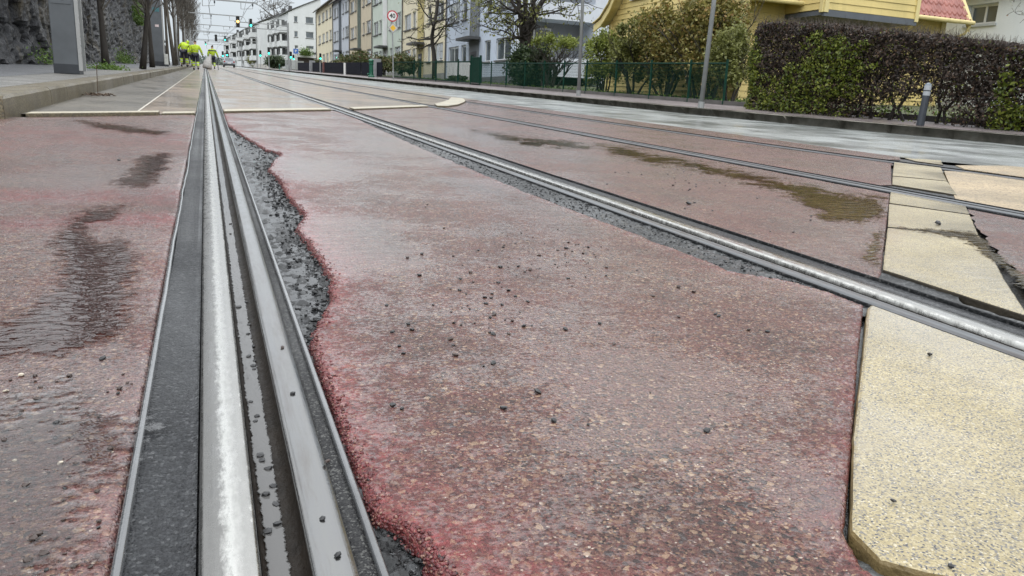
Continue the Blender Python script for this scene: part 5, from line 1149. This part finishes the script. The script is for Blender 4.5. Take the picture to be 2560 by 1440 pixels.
# ================================================================== YELLOW HOUSE
def m_clap(name, c):
    t = NT(name); v = t.coord(); f = t.noise(v, 1.2, 5, .6); g = t.noise(t.coord(scale=(1, 1, .2)), 3, 5, .6)
    col = t.ramp(f, [(.3, tuple(x * .92 for x in c)), (.7, tuple(x * 1.06 for x in c))]); col = t.mix(t.ramp(g, [(.52, 0.), (.8, .4)]), col, (.22, .20, .07))
    return t.done(t.pr(Base_Color=col, Roughness=.55, Normal=t.bump(t.noise(t.coord(scale=(2, 2, 20)), 3, 4), .25, .01)))
mCLAP = m_clap('yellow_boards', (.60, .475, .185)); mTRIM = m_clap('yellow_trim', (.62, .52, .24)); mSOF = M('grey_soffit', (.085, .095, .11), .6, var=.1)
GX, SY, NY, XE = 14.5, 19.0, 27.2, 22.2
zy = zr(21)
t = thing('yellow_house', (GX, SY, zy), 'yellow weatherboard house with a red tiled roof and a boarded balcony, behind the hedge', 'house')
verge = [(27.75, 2.95), (27.2, 3.12), (26.6, 3.55), (26.0, 4.25), (24.7, 6.3), (23.1, 9.0), (21.2, 7.0), (20.1, 5.7), (19.2, 4.35), (18.6, 3.35), (18.35, 2.92)]    # roof line in (y, height)
vl = interp([(h, y) for y, h in verge[:6]]); vr = interp([(h, y) for y, h in verge[5:]])
BH = .185
def boards(mb, mp, a_fn, b_fn, z0, z1):
    z = z0
    while z < z1:
        h = min(BH, z1 - z); a, b = a_fn(z + h), b_fn(z + h)
        if b > a: mb.add([mp(a, z, -.024), mp(b, z, -.024), mp(b, z + h, -.002), mp(a, z + h, -.002), mp(a, z, 0), mp(b, z, 0)], [(0, 1, 2, 3), (0, 4, 5, 1)])
        z += h
mpW = lambda u, v, w: (GX + w, SY + u, zy + v); mpS = lambda u, v, w: (GX + u, SY + w, zy + v)
mb = MB(); boards(mb, mpW, lambda z: max(0, vr(z) - SY if z > 3 else 0), lambda z: min(NY - SY, vl(z) - SY if z > 3 else 99), -1, 8.6); mb.build('street_wall', mCLAP, t)
mb = MB(); boards(mb, mpS, lambda z: 0, lambda z: XE - GX, -1, 3.1); mb.build('side_wall', mCLAP, t)
m = MB(); m.add([(XE, SY, zy - 1), (XE, NY, zy - 1), (XE, NY, zy + 3), (XE, 23.1, zy + 8.6), (XE, SY, zy + 3)], [(0, 1, 2, 3, 4)]); m.add([(GX, NY, zy - 1), (XE, NY, zy - 1), (XE, NY, zy + 3), (GX, NY, zy + 3)], [(3, 2, 1, 0)]); m.build('rear_wall', mCLAP, t)
m = MB(); pbox(m, mpW, (-.04, -1, -.05), (.14, 3.0, -.001)); m.build('corner_board', mTRIM, t); m = MB(); pbox(m, mpW, (NY - SY - .14, -1, -.05), (NY - SY + .04, 2.95, -.001)); m.build('corner_board', mTRIM, t); m = MB(); pbox(m, mpS, (XE - GX - .16, -1, -.05), (XE - GX + .04, 3.0, -.001)); m.build('corner_board', mTRIM, t)
# bargeboards follow the flared roof line
for xb in (GX - .42, XE + .35):
    m = MB(); n = len(verge)
    for i in range(n - 1):
        (ya, ha), (yb, hb) = verge[i], verge[i + 1]; m.add([(xb - .025, ya, zy + ha - .26), (xb - .025, yb, zy + hb - .26), (xb - .025, yb, zy + hb), (xb - .025, ya, zy + ha), (xb + .025, ya, zy + ha - .26), (xb + .025, yb, zy + hb - .26), (xb + .025, yb, zy + hb), (xb + .025, ya, zy + ha)], [(0, 1, 2, 3), (7, 6, 5, 4), (3, 2, 6, 7), (0, 4, 5, 1)])
    for i in range(n - 1):
        (ya, ha), (yb, hb) = verge[i], verge[i + 1]; m.add([(xb - .10, ya, zy + ha + .075), (xb + .10, ya, zy + ha + .075), (xb + .10, yb, zy + hb + .075), (xb - .10, yb, zy + hb + .075), (xb - .10, ya, zy + ha + .045), (xb + .10, ya, zy + ha + .045), (xb + .10, yb, zy + hb + .045), (xb - .10, yb, zy + hb + .045)], [(0, 1, 2, 3), (7, 6, 5, 4), (0, 4, 5, 1), (2, 6, 7, 3), (1, 5, 6, 2), (3, 7, 4, 0)])
    m.build('bargeboard', mTRIM, t)
m = MB()
for i in range(len(verge) - 1):
    (ya, ha), (yb, hb) = verge[i], verge[i + 1]; m.add([(GX - .39, ya, zy + ha - .06), (GX - .39, yb, zy + hb - .06), (GX + .05, yb, zy + hb - .06), (GX + .05, ya, zy + ha - .06)], [(0, 1, 2, 3)])
m.add([(GX - .4, 18.4, zy + 2.90), (XE + .3, 18.4, zy + 2.90), (XE + .3, SY, zy + 2.98), (GX - .4, SY, zy + 2.98)], [(0, 1, 2, 3)]); m.build('soffit', mTRIM, t)
mTILE = M('red_tile', (.27, .075, .055), .45, var=.35, vs=2.2, bump=.3, bs=40, coat=.25, col2=(.36, .13, .10))
roof_h = interp(verge)
def tiles(y0, y1, sgn):
    mb = MB(); xs = np.arange(GX - .45, XE + .40, .0275); L = abs(y1 - y0); rows = int(L / .155); ys_ = []
    for r in range(rows):
        for f in (0.02, .33, .66, .985): ys_.append((y0 + (y1 - y0) * (r + f) / rows, f))
    def fn(x, yf):
        y, f = yf; ph = (x % .22) / .22; wv = .035 * (math.sin(ph * 2 * PI) * .6 + (.6 if ph < .3 else -.25)); return (x, y, zy + roof_h(y) + .03 + wv + .05 * (1 - f))
    mb.grid(xs, ys_, fn); return mb
r = tiles(18.30, 23.1, 1).build('roof', mTILE, t); r2 = tiles(27.8, 23.1, -1).build('roof', mTILE, t)
m = MB(); m.tube([(GX - .45, 18.27, zy + 2.93), (XE + .4, 18.27, zy + 2.93)], .065, 10); m.build('gutter', mTRIM, t)
m = MB(); m.tube([(XE + .3, 18.3, zy + 2.86), (XE + .28, 18.42, zy + 2.62), (XE + .05, 18.9, zy + 2.38), (XE + .05, 18.93, zy - 1)], .045, 10); m.build('downpipe', mTRIM, t)
# balcony box
BY = 17.45; xa = P(2058, 29, Y=BY)[0]; xb = P(2293, 49, Y=BY)[0]; zb0 = P(2060, 27, Y=BY)[2] - zy
mpB = lambda u, v, w: (xa + u, BY + w, zy + v); W = xb - xa
mb = MB(); boards(mb, mpB, lambda z: .12, lambda z: W - .12, zb0 + .05, zb0 + 1.5); mpL = lambda u, v, w: (xa + w, BY + u, zy + v); boards(mb, mpL, lambda z: .02, lambda z: 2.2, zb0 + .05, zb0 + 1.5); mb.build('balcony_front', mCLAP, t)
m = MB(); pbox(m, mpB, (0, zb0 - .03, -.045), (.14, zb0 + 1.5, -.001)); m.build('balcony_post', mTRIM, t); m = MB(); pbox(m, mpB, (W - .14, zb0 - .03, -.045), (W, zb0 + 1.5, -.001)); m.build('balcony_post', mTRIM, t); m = MB(); pbox(m, mpL, (0, zb0 - .03, -.045), (.12, zb0 + 1.5, -.001)); m.build('balcony_post', mTRIM, t)
m = MB(); pbox(m, mpB, (.02, zb0 - .13, -.02), (W - .02, zb0 + .04, .06)); pbox(m, mpB, (.0, zb0 - .10, .061), (W, zb0 + .03, 1.6)); m.build('balcony_floor', mSOF, t)
window(mpW, (5.4, 6.7, 3.65, 4.9), t, dep=-.06, sill=False)
m = MB(); a = P(2287, 57, Y=18.2); m.tube([(a[0], a[1], a[2]), (a[0] - .05, a[1] + .6, a[2] - .55)], .03, 6); m.build('bracket', mTRIM, t)
# ------------------------------------------------------------------ white house at the right
zw = zr(18); HX = 25.
t = thing('white_house', (HX, 8, zw), 'plain white rendered house with a two light window, at the right behind the hedge', 'house')
mpH = lambda u, v, w: (HX + w, 6 + u, zw + v)
def hu(px, py): p = P(px, py, X=HX); return p[1] - 6, p[2] - zw
ua, va = hu(2488, 57); ub, vb = hu(2420, 15); topv = hu(2400, -6)[1]
mb = MB(); hole = (ua, ub, va, vb + .02); wall_with_holes(mb, mpH, 19, topv, [hole], dep=.28, v0=-1.5); mb.add([(HX, 25, zw - 1.5), (HX + 9, 25, zw - 1.5), (HX + 9, 25, zw + topv), (HX, 25, zw + topv)], [(3, 2, 1, 0)]); mb.build('wall', m_stucco('white_render', (.70, .73, .74), .04), t)
window(mpH, hole, t, dep=.26, mull=1, sill=False, fw=.08)
m = MB(); pbox(m, mpH, (ua - .05, va - .08, -.06), (ub + .05, va - .003, .2)); m.build('sill', M('pale_sill', (.42, .44, .45), .6), t)
m = MB(); m.ext([(-.4, 0), (4.5, 2.2), (9.4, 0), (9.4, .2), (4.5, 2.4), (-.4, .2)], lambda p, k: (HX + p[0], (5.7, 25.3)[k], zw + topv + p[1] + .004)); m.build('roof', mROOF, t)
# ================================================================== HEDGE, SHRUBS AND GARDEN TREES
mHGRN = m_leaf('hedge_leaf', [(0, (.045, .068, .010)), (.4, (.10, .135, .016)), (.75, (.15, .175, .022)), (1, (.25, .27, .045))])
mHBRN = m_leaf('hedge_old_leaf', [(0, (.018, .014, .012)), (.5, (.045, .032, .026)), (.85, (.085, .060, .046)), (1, (.15, .09, .055))])
mHTWG = M('hedge_twigs', (.045, .034, .028), .8, var=.4, vs=9, col2=(.10, .08, .065))
mBRZ = m_leaf('bronze_leaf', [(0, (.085, .08, .018)), (.4, (.17, .16, .038)), (.7, (.25, .215, .055)), (.9, (.28, .17, .06)), (1, (.38, .36, .13))])
mOLV = m_leaf('olive_leaf', [(0, (.08, .09, .02)), (.5, (.15, .16, .04)), (1, (.24, .25, .08))])
mLIM = m_leaf('lime_leaf', [(0, (.10, .13, .02)), (.5, (.18, .22, .04)), (1, (.28, .32, .08))])
mDKG = m_leaf('dark_green_leaf', [(0, (.012, .025, .010)), (.5, (.028, .05, .018)), (1, (.06, .09, .03))])
mRHO = m_leaf('garden_leaf', [(0, (.04, .06, .02)), (.5, (.09, .11, .035)), (.85, (.16, .16, .06)), (1, (.30, .17, .14))])
HT = interp([(14.2, 2.42), (13.8, 2.44), (11.4, 2.16), (9.3, 1.84), (7.3, 1.50), (5, 1.36), (2.5, 1.25)])
HF = lambda y: KERB(y) + interp([(2, .85), (7, .80), (9, .85), (11, 1.05), (14, 1.15)])(y)
def hedge():
    t = thing('hedge', (11.2, 9, zr(9) + .15), 'long clipped hedge, brown on top with green patches of new leaf, along the right pavement', 'hedge')
    def shell(n, depth=.30):
        """points through the hedge, thickest near its faces"""
        y = rng.uniform(2.6, 14.0, n); u = rng.random(n); fx = np.array([HF(a) for a in y]); top = np.array([HT(a) for a in y]); bot = np.array([zr(a) + .16 for a in y])
        v = rng.random(n) ** .9; d = np.abs(rng.normal(0, depth, n)); thick = 1.05
        x = np.where(u < .62, fx + d, np.where(u < .8, fx + rng.random(n) * thick, fx + thick - d * .6)); z = bot + (top - bot) * v
        z = np.where((u >= .62) & (u < .8), top - np.abs(rng.normal(0, .10, n)), z)
        z = z + np.where(v > .8, np.array([.07 * noise.noise((a * 2.2, 3, 0)) + .05 * noise.noise((a * 7, 8, 0)) for a in y]), 0); x = x + np.clip((z - top + .28) / .28, 0, 1) ** 2 * .22 * np.where(u < .62, 1, 0); end = np.clip((y - 13.0) / 1.0, 0, 1); x = np.where(y > 13.0, x + end ** 2 * .6 * (fx + .5 - x), x); z = z - np.clip(end - .3, 0, 1) ** 2 * .5 * (z > top - .6)
        wob = np.array([.10 * noise.noise((a * 1.6, c * 2.2, 0)) + .05 * noise.noise((a * 6, c * 6, 3)) for a, c in zip(y, z)])
        P_ = np.stack([x + wob, y, z + wob * .4], 1); h = (z - bot) / (top - bot); return P_, h, y
    def gapmask(P_, h, y): return np.array([noise.noise((a * 1.1, b * 1.9, 7)) for a, b in zip(P_[:, 1], P_[:, 2])])
    # brown mass: thin low down between y 8.7 and 10.8 where the stems show
    C, h, y = shell(108000, .24); g = gapmask(C, h, y); thin = np.exp(-((y - 9.75) / 1.0) ** 2) * np.clip(1.25 - h * 1.9, 0, 1); lowthin = np.clip(.55 - h * 2.2, 0, .5)
    keep = rng.random(len(C)) > np.clip(thin * 1.0 + lowthin * .6 + np.where(g < -.25, .25, 0), 0, .97); C = C[keep]
    V, F = leaves(C, .029, jit=.9); fast_mesh('old_foliage', V, F, mHBRN, t)
    # green clusters
    C, h, y = shell(80000, .15); g = np.array([noise.noise((a * .75 + 3, b * 1.3, 1)) * .62 + noise.noise((a * 2.6, b * 3.2, 5)) * .5 for a, b in zip(C[:, 1], C[:, 2])])
    want = g + .55 * np.exp(-((y - 12.2) / 1.3) ** 2) * (1.25 - 1.5 * h) + .50 * np.exp(-((y - 11.0) / .8) ** 2 - ((h - .62) / .32) ** 2) + (.22 + .2 * (1 - h)) * (y < 8.3) - .60 * np.exp(-((y - 9.7) / 1.05) ** 2) - .42 * np.clip(h - .62, 0, 1) * 2
    keep = (want > .03 + .26 * rng.random(len(C))) ; C = C[keep]; C[:, 0] -= .05
    V, F = leaves(C, .030, jit=.8); fast_mesh('new_foliage', V, F, mHGRN, t)
    # stray leaves of new growth everywhere
    C, h, y = shell(5200, .12); V, F = leaves(C, .022, jit=.8); fast_mesh('stray_leaves', V, F, mHGRN, t)
    mb = MB()
    for y in np.arange(2.8, 13.8, .36):
        y += random.uniform(-.1, .1); x = HF(y) + .5 + random.uniform(-.12, .12); b = Vector((x, y, zr(y) + .1)); top = HT(y)
        pts = [b]; 
        for k in range(1, 6): pts.append(b + Vector((random.gauss(0, .05), random.gauss(0, .07), (top - b.z - .15) * k / 5)))
        mb.tube(pts, [.034, .03, .025, .02, .015, .01], 6)
    mb.build('stems', mBARKD, t)
    mb = MB()
    for k in range(4200):
        y = random.uniform(2.7, 13.9); x = HF(y) + random.uniform(.0, .95); h = random.random() ** .8; b = zr(y) + .2; z = b + (HT(y) - b) * h
        if 8.8 < y < 10.7 and h < .5 and random.random() < .35: continue
        a = random.uniform(0, 6.3); l = random.uniform(.08, .24); p = Vector((x, y, z)); q = p + Vector((math.cos(a) * l, math.sin(a) * l, random.uniform(.0, .22))); mb.tube([p, q], [.0035, .0016], 3, cap=False)
    for k in range(1900):
        y = random.uniform(2.7, 13.6); x = HF(y) + random.uniform(0, 1.); p = Vector((x, y, HT(y) - .06 + .06 * noise.noise((y * 2.2, 3, 0)))); mb.tube([p, p + Vector((random.gauss(0, .04), random.gauss(0, .04), random.uniform(.07, .20)))], [.003, .0015], 3, cap=False)
    mb.build('twigs', mHTWG, t)
hedge()
def shrub(c, rx, ry, h, n, leaf, label, cat='shrub', size=.045, stems=6, stemr=.022, lev=2, clump=.55, low=.12, name='shrub', group=None, mat=mBARKD, twig=True, shape=None):
    c = Vector(c); t = thing(name, c, label, cat, group); mb = MB(); tips = []
    for k in range(stems):
        a = random.uniform(0, 6.3); r = random.random() * .35; b = c + Vector((math.cos(a) * rx * r, math.sin(a) * ry * r, 0)); d = Vector((math.cos(a) * rx * .55 / max(h, .1), math.sin(a) * ry * .55 / max(h, .1), 1))
        grow(mb, b, d, h * random.uniform(.36, .55), stemr, lev, .5, .12, (3, 4), 4, .004, .12, tips, 6)
    mb.build('stems', mat, t, smooth=True)
    m = int(n * 2.0); K = max(8, int(n / 90)); cen = rng.normal(size=(K, 3)); cen /= np.linalg.norm(cen, axis=1)[:, None]; cen *= (rng.random(K) ** .45)[:, None]
    cen[:, 2] = np.abs(cen[:, 2]) if low > .3 else cen[:, 2]
    cen = cen * np.array([rx, ry, h * (1 - low) / 2]) * .92 + np.array([0, 0, h * (low + (1 - low) / 2)])
    if shape: cen = shape(cen)
    idx = rng.integers(0, K, m); sp = clump * np.array([rx, ry, h * .4]) * .30
    C = cen[idx] + rng.normal(size=(m, 3)) * sp * rng.uniform(.4, 1.2, K)[idx][:, None]
    C = C[C[:, 2] > .05]; C = C + np.array(c)
    V, F = leaves(C, size, jit=.9); fast_mesh('foliage', V, F, leaf, t); return t
def gp(px, X, py=None): y = P(px, 190, X=X)[1]; return (X, y, zr(y) + .2)
def at(px, X, pytop, wpx):
    b = gp(px, X); dist = math.hypot(b[0], b[1]); h = P(px, pytop, X=X)[2] - b[2]; return b, wpx / FPX * dist * .95, h
b, w, h = at(1760, 13.2, -30, 128); shrub(b, 1.0, w, h, 14000, mBRZ, 'tall bronze green shrub directly left of the hedge, behind the right lamp post', size=.05, stems=9, stemr=.05)
b, w, h = at(1665, 13.3, -6, 100); shrub(b, .9, w, h, 9000, mBRZ, 'bronze tinted shrub before the yellow boards, between the tall shrub and the lime one', size=.05, stems=8, stemr=.045)
b, w, h = at(1585, 13.2, 34, 76); shrub(b, .8, w, h, 4600, mOLV, 'olive bush under the corner of the yellow house, behind the green fence', size=.05, stems=7, stemr=.04)
b, w, h = at(1825, 12.6, 48, 60); shrub(b, .6, w, h, 3600, mOLV, 'thin olive shrub squeezed between the tall bronze shrub and the hedge', size=.04, stems=5, stemr=.03)
b, w, h = at(1510, 13.3, 62, 60); shrub(b, .8, w, h, 2800, mLIM, 'lime green airy shrub in front of the white end wall, left of the yellow house', size=.05, stems=9, stemr=.03)
b, w, h = at(1325, 13., 118, 45); shrub(b, .9, w, h, 9000, mDKG, 'dense dark evergreen bush behind the green fence, below the grey twiggy shrub', size=.06, stems=3, clump=.8, low=.02)
def umb(c): c = c.copy(); return c
b, w, h = at(1372, 13.4, 88, 78); shrub(b, 1.2, w * 1.25, h, 1100, mLIM, 'spreading twiggy shrub with sparse lime leaves on top, before the grey loggia', size=.055, stems=8, stemr=.05, lev=3, low=.55)
b, w, h = at(1150, 13.0, 186, 32); shrub(b, .7, w * 1.5, h, 1500, mDKG, 'low green bushes behind the fence, left of the garden gate', size=.06, stems=3)
b, w, h = at(1010, 13.2, 134, 44); shrub(b, .9, w * 2.2, h, 4200, mRHO, 'flowering garden shrub with reddish leaves, to the right of the speed sign post', size=.08, stems=4)
b, w, h = at(958, 13.2, 140, 28); shrub(b, .9, w * 2.6, h, 3200, mRHO, 'mid green garden shrub to the left of the speed sign post', size=.08, stems=4)
b, w, h = at(900, 13.2, 128, 34); shrub(b, .9, w * 3, h, 5000, mRHO, 'rounded green shrub above the black fence, left of the green iron post', size=.09, stems=4)
b, w, h = at(862, 13.2, 138, 22); shrub(b, .9, w * 3, h, 3000, mRHO, 'small green shrub above the black fence, behind the short white post', size=.09, stems=4)
b, w, h = at(795, 12.8, 150, 16); shrub(b, .8, w * 3, h, 1400, mRHO, 'small reddish shrub above the black fence, before the cream end house', size=.10, stems=4)
b, w, h = at(692, 11.6, 139, 18); shrub(b, 1.6, w * 2.2, h, 5200, mDKG, 'dark rounded bush beside the far green iron post, below the balconies', size=.14, stems=3, clump=.8, low=.05)
b, w, h = at(640, 11.8, 136, 20); shrub(b, 1.5, w * 5, h, 4200, mOLV, 'wide green bush on the verge between the traffic lights and the flats', size=.16, stems=3, clump=.8, low=.02)
b, w, h = at(598, 11.0, 139, 20); shrub(b, 1.5, w * 8, h, 5200, mHBRN, 'russet brown hedge on the verge to the right of the silver car', cat='hedge', size=.2, stems=3, clump=.9, low=.02, name='far_hedge')
b, w, h = at(662, 11.0, 163, 14)
m = MB(); ya, yb_ = P(668, 165, X=10.9)[1], P(636, 160, X=10.9)[1]; m.box((10.85, ya, zr(ya) - .2), (11.1, yb_, zr(yb_) + .1))
for i in range(8): x0, y0, _ = m.v[i]; m.v[i] = (x0, y0, zr(y0) + (.95 if i >= 4 else -.2))
tag(m.build('garden_wall', M('pale_wall', (.42, .41, .37), .8, var=.1, vs=2), loc=(11, ya, zr(ya))), 'low pale garden wall beneath the green bush by the traffic lights', 'wall')
C = np.stack([rng.normal(0, 5, 2600), rng.normal(0, 3, 2600), np.abs(rng.normal(0, 1.3, 2600))], 1) + np.array([1.5, 380, zr(380)])
V, F = leaves(C, .5); tag(fast_mesh('far_trees', V, F, M('far_green', (.16, .19, .17), .9), loc=(1.5, 380, zr(380))), 'hazy grey green trees where the street meets the sky', 'trees', kind='stuff')
# ------------------------------------------------------------------ garden trees
def tufts(tips, per, r, size, mat, parent, name='foliage'):
    T = np.array([tuple(p) for p in tips]); C = np.repeat(T, per, 0) + rng.normal(size=(len(T) * per, 3)) * r
    V, F = leaves(C, size, jit=.8); return fast_mesh(name, V, F, mat, parent)
def gtree(name, label, stems, mat, leafmat, per=3, r=.10, size=.05, cut=1., kids=(3, 4), lev=3, spread=.75, base=None, minr=.006, L=1.5, up=.12, start=3):
    t = thing(name, base, label, 'tree', None); tr = MB(); br = MB(); tips = []
    for pts, rad in stems:
        pts = [Vector(p) for p in pts]; tr.tube(pts, rad, 9)
        for i in range(start, len(pts)):
            for k in range(random.randint(*kids)):
                j = min(i, len(pts) - 1); q = pts[j - 1].lerp(pts[j], random.random()); a = random.uniform(0, 6.3)
                grow(br, q, (math.cos(a), math.sin(a), random.uniform(-.1, .7)), L * random.uniform(.6, 1.15), rad[j] * .5, lev, spread, up, (2, 3), 4, minr, .26, tips, 6)
    tr.build('trunk', mat, t, smooth=True); br.build('branches', mat, t, smooth=True)
    if leafmat:
        tips = [p for p in tips if random.random() < cut]
        if tips: tufts(tips, per, r, size, leafmat, t)
    return t
X = 13.4; b = gp(1086, X); y = b[1]
def onp(px, py, y): p = P(px, py, Y=y); return (p[0], p[1], p[2])
pts = [b] + [onp(px, py, y + dy) for px, py, dy in ((1086, 150, 0), (1084, 128, .1), (1081, 110, .1), (1080, 92, 0), (1083, 72, -.1), (1087, 52, 0), (1091, 32, .2), (1094, 8, .2), (1099, -30, .3))]
gtree('gnarled_tree', 'small gnarled dark tree with crooked bare branches in front of the cream house', [(pts, [.17, .15, .13, .12, .115, .11, .10, .10, .09, .07])], mBARKD, mOLV, 2, .12, .06, .35, (2, 3), 3, .85, tuple(b), .010, 1.7, .05)
X = 13.6; b = gp(1312, X); y = b[1]; st = []
for path in (((1309, 150), (1306, 100), (1303, 60), (1298, 20), (1294, -60)), ((1318, 148), (1319, 100), (1315, 50), (1313, 10), (1312, -60)), ((1330, 150), (1326, 90), (1330, 50), (1333, 10), (1340, -60)), ((1331, 60), (1345, 20), (1362, -5), (1385, -40))):
    pp = [onp(px, py, y) for px, py in path]
    if path[0][1] > 100: pp = [Vector(b) + Vector((0, (path[0][0] - 1318) * -.004, 0))] + pp
    pp = [Vector(pp[i]).lerp(Vector(pp[i + 1]), f) for i in range(len(pp) - 1) for f in (0, .5)] + [Vector(pp[-1])]
    st.append((pp, [.14 - .05 * i / len(pp) for i in range(len(pp))]))
t = gtree('garden_tree', 'several stemmed tree with tufts of fresh leaves in front of the pale blue house', st, mBARKD, mOLV, 5, .12, .07, .9, (1, 2), 2, .7, tuple(b), .009, 1.9, -.02, 4)
X = 17.5; b = P(705, 150, Y=225); zb_ = zr(225); b = (b[0], 225, zb_); tp = P(700, -25, Y=225)
pts = [Vector(b).lerp(Vector(tp), u) + Vector((random.gauss(0, .25), 0, 0)) for u in np.linspace(0, .62, 8)]
gtree('bare_tree', 'big leafless tree spreading above the roof of the white flats', [(pts, [.75 - .05 * i for i in range(8)])], mTWIG, None, kids=(3, 4), lev=4, spread=.75, base=b, minr=.035, L=7.5, up=.22, start=5)
b = gp(2690, 13.5); y = b[1]
pts = [b] + [onp(px, py, y) for px, py in ((2685, 150), (2672, 90), (2660, 40), (2652, -30))]
gtree('budding_tree', 'bare branches with swelling buds at the upper right, before the white house', [(pts, [.07, .06, .05, .045, .03])], mBARKD, mRHO, 2, .02, .018, .8, (3, 5), 3, .7, tuple(b), .0035, 1.05, .05, 1)
# creeping rough grass in the gardens
n = 9000; yy = rng.uniform(8, 60, n); xx = rng.uniform(11.95, 15.2, n) + (yy < 28) * 0
C = np.stack([xx, yy, np.array([zr(a) for a in yy]) + .16 + np.abs(rng.normal(0, .07, n))], 1); C = C[~((C[:, 0] > 14.4) & (C[:, 1] > 18.8) & (C[:, 1] < 27.4))]
V, F = leaves(C, .05); tag(fast_mesh('garden_grass', V, F, mGRASS, loc=(13, 30, zr(30))), 'rough grass behind the fences', 'grass', kind='stuff')
# ================================================================== LIGHT, SKY, CAMERA
SUN_EL, SUN_AZ = 48., 200.
w = bpy.data.worlds.new('World'); sc.world = w; w.use_nodes = True
nt = w.node_tree; nt.nodes.clear()
N = lambda t, **k: (lambda n: ([setattr(n, a, b) for a, b in k.items()], n)[1])(nt.nodes.new(t))
sky = N('ShaderNodeTexSky', sky_type='NISHITA'); sky.sun_disc = False; sky.sun_elevation = math.radians(SUN_EL); sky.sun_rotation = math.radians(SUN_AZ)
sky.air_density = 1.2; sky.dust_density = 2.
tc = N('ShaderNodeTexCoord'); sep = N('ShaderNodeSeparateXYZ'); nt.links.new(tc.outputs['Generated'], sep.inputs[0])
mp = N('ShaderNodeMapping'); mp.inputs['Scale'].default_value = (1.2, 1.2, 3.2); nt.links.new(tc.outputs['Generated'], mp.inputs[0])
no = N('ShaderNodeTexNoise'); no.inputs['Scale'].default_value = 2.2; no.inputs['Detail'].default_value = 5; nt.links.new(mp.outputs[0], no.inputs['Vector'])
gr = N('ShaderNodeValToRGB'); e = gr.color_ramp.elements
e[0].position = 0.; e[0].color = (6.5, 7.1, 7.6, 1); e[1].position = .75; e[1].color = (23, 23.5, 24, 1); k_ = e.new(.13); k_.color = (7.4, 7.9, 8.3, 1); k_ = e.new(.38); k_.color = (17, 17.5, 18, 1)
nt.links.new(sep.outputs['Z'], gr.inputs[0])
cl = N('ShaderNodeMix', data_type='RGBA', blend_type='MULTIPLY'); cl.inputs[0].default_value = 1.
cr = N('ShaderNodeValToRGB'); cr.color_ramp.elements[0].position = .3; cr.color_ramp.elements[0].color = (.84, .86, .88, 1); cr.color_ramp.elements[1].position = .7; cr.color_ramp.elements[1].color = (1.06, 1.05, 1.04, 1)
nt.links.new(no.outputs[0], cr.inputs[0]); nt.links.new(gr.outputs[0], cl.inputs[6]); nt.links.new(cr.outputs[0], cl.inputs[7])
mx = N('ShaderNodeMix', data_type='RGBA'); mx.inputs[0].default_value = .93     # a closed cloud deck under the clear sky
nt.links.new(sky.outputs[0], mx.inputs[6]); nt.links.new(cl.outputs[2], mx.inputs[7])
bg = N('ShaderNodeBackground'); bg.inputs[1].default_value = .105; nt.links.new(mx.outputs[2], bg.inputs[0])
ow = N('ShaderNodeOutputWorld'); nt.links.new(bg.outputs[0], ow.inputs[0])
sl = bpy.data.lights.new('sun', 'SUN'); sl.energy = .7; sl.angle = math.radians(25); sl.color = (1, .97, .93)
so = bpy.data.objects.new('sun', sl); COL.objects.link(so)
az = math.radians(SUN_AZ); el = math.radians(SUN_EL)
d = Vector((math.sin(az) * math.cos(el), math.cos(az) * math.cos(el), math.sin(el)))
so.rotation_euler = d.to_track_quat('Z', 'Y').to_euler()
cam = bpy.data.cameras.new('camera'); co = bpy.data.objects.new('camera', cam); COL.objects.link(co)
cam.sensor_width = 36; cam.lens = 36 * FPX / 2560; cam.clip_start = .05; cam.clip_end = 3000
co.matrix_world = Matrix(((*R[0], 0), (*R[1], 0), (*R[2], HC), (0, 0, 0, 1)))
sc.camera = co
sc.view_settings.view_transform = 'Standard'; sc.view_settings.look = 'None'; sc.view_settings.exposure = .14; sc.view_settings.gamma = 1
sc.cycles.use_denoising = True
try: sc.cycles.denoiser = 'OPENIMAGEDENOISE'
except Exception: pass
sc.cycles.max_bounces = 6; sc.cycles.transparent_max_bounces = 16; sc.cycles.caustics_reflective = False; sc.cycles.caustics_refractive = False
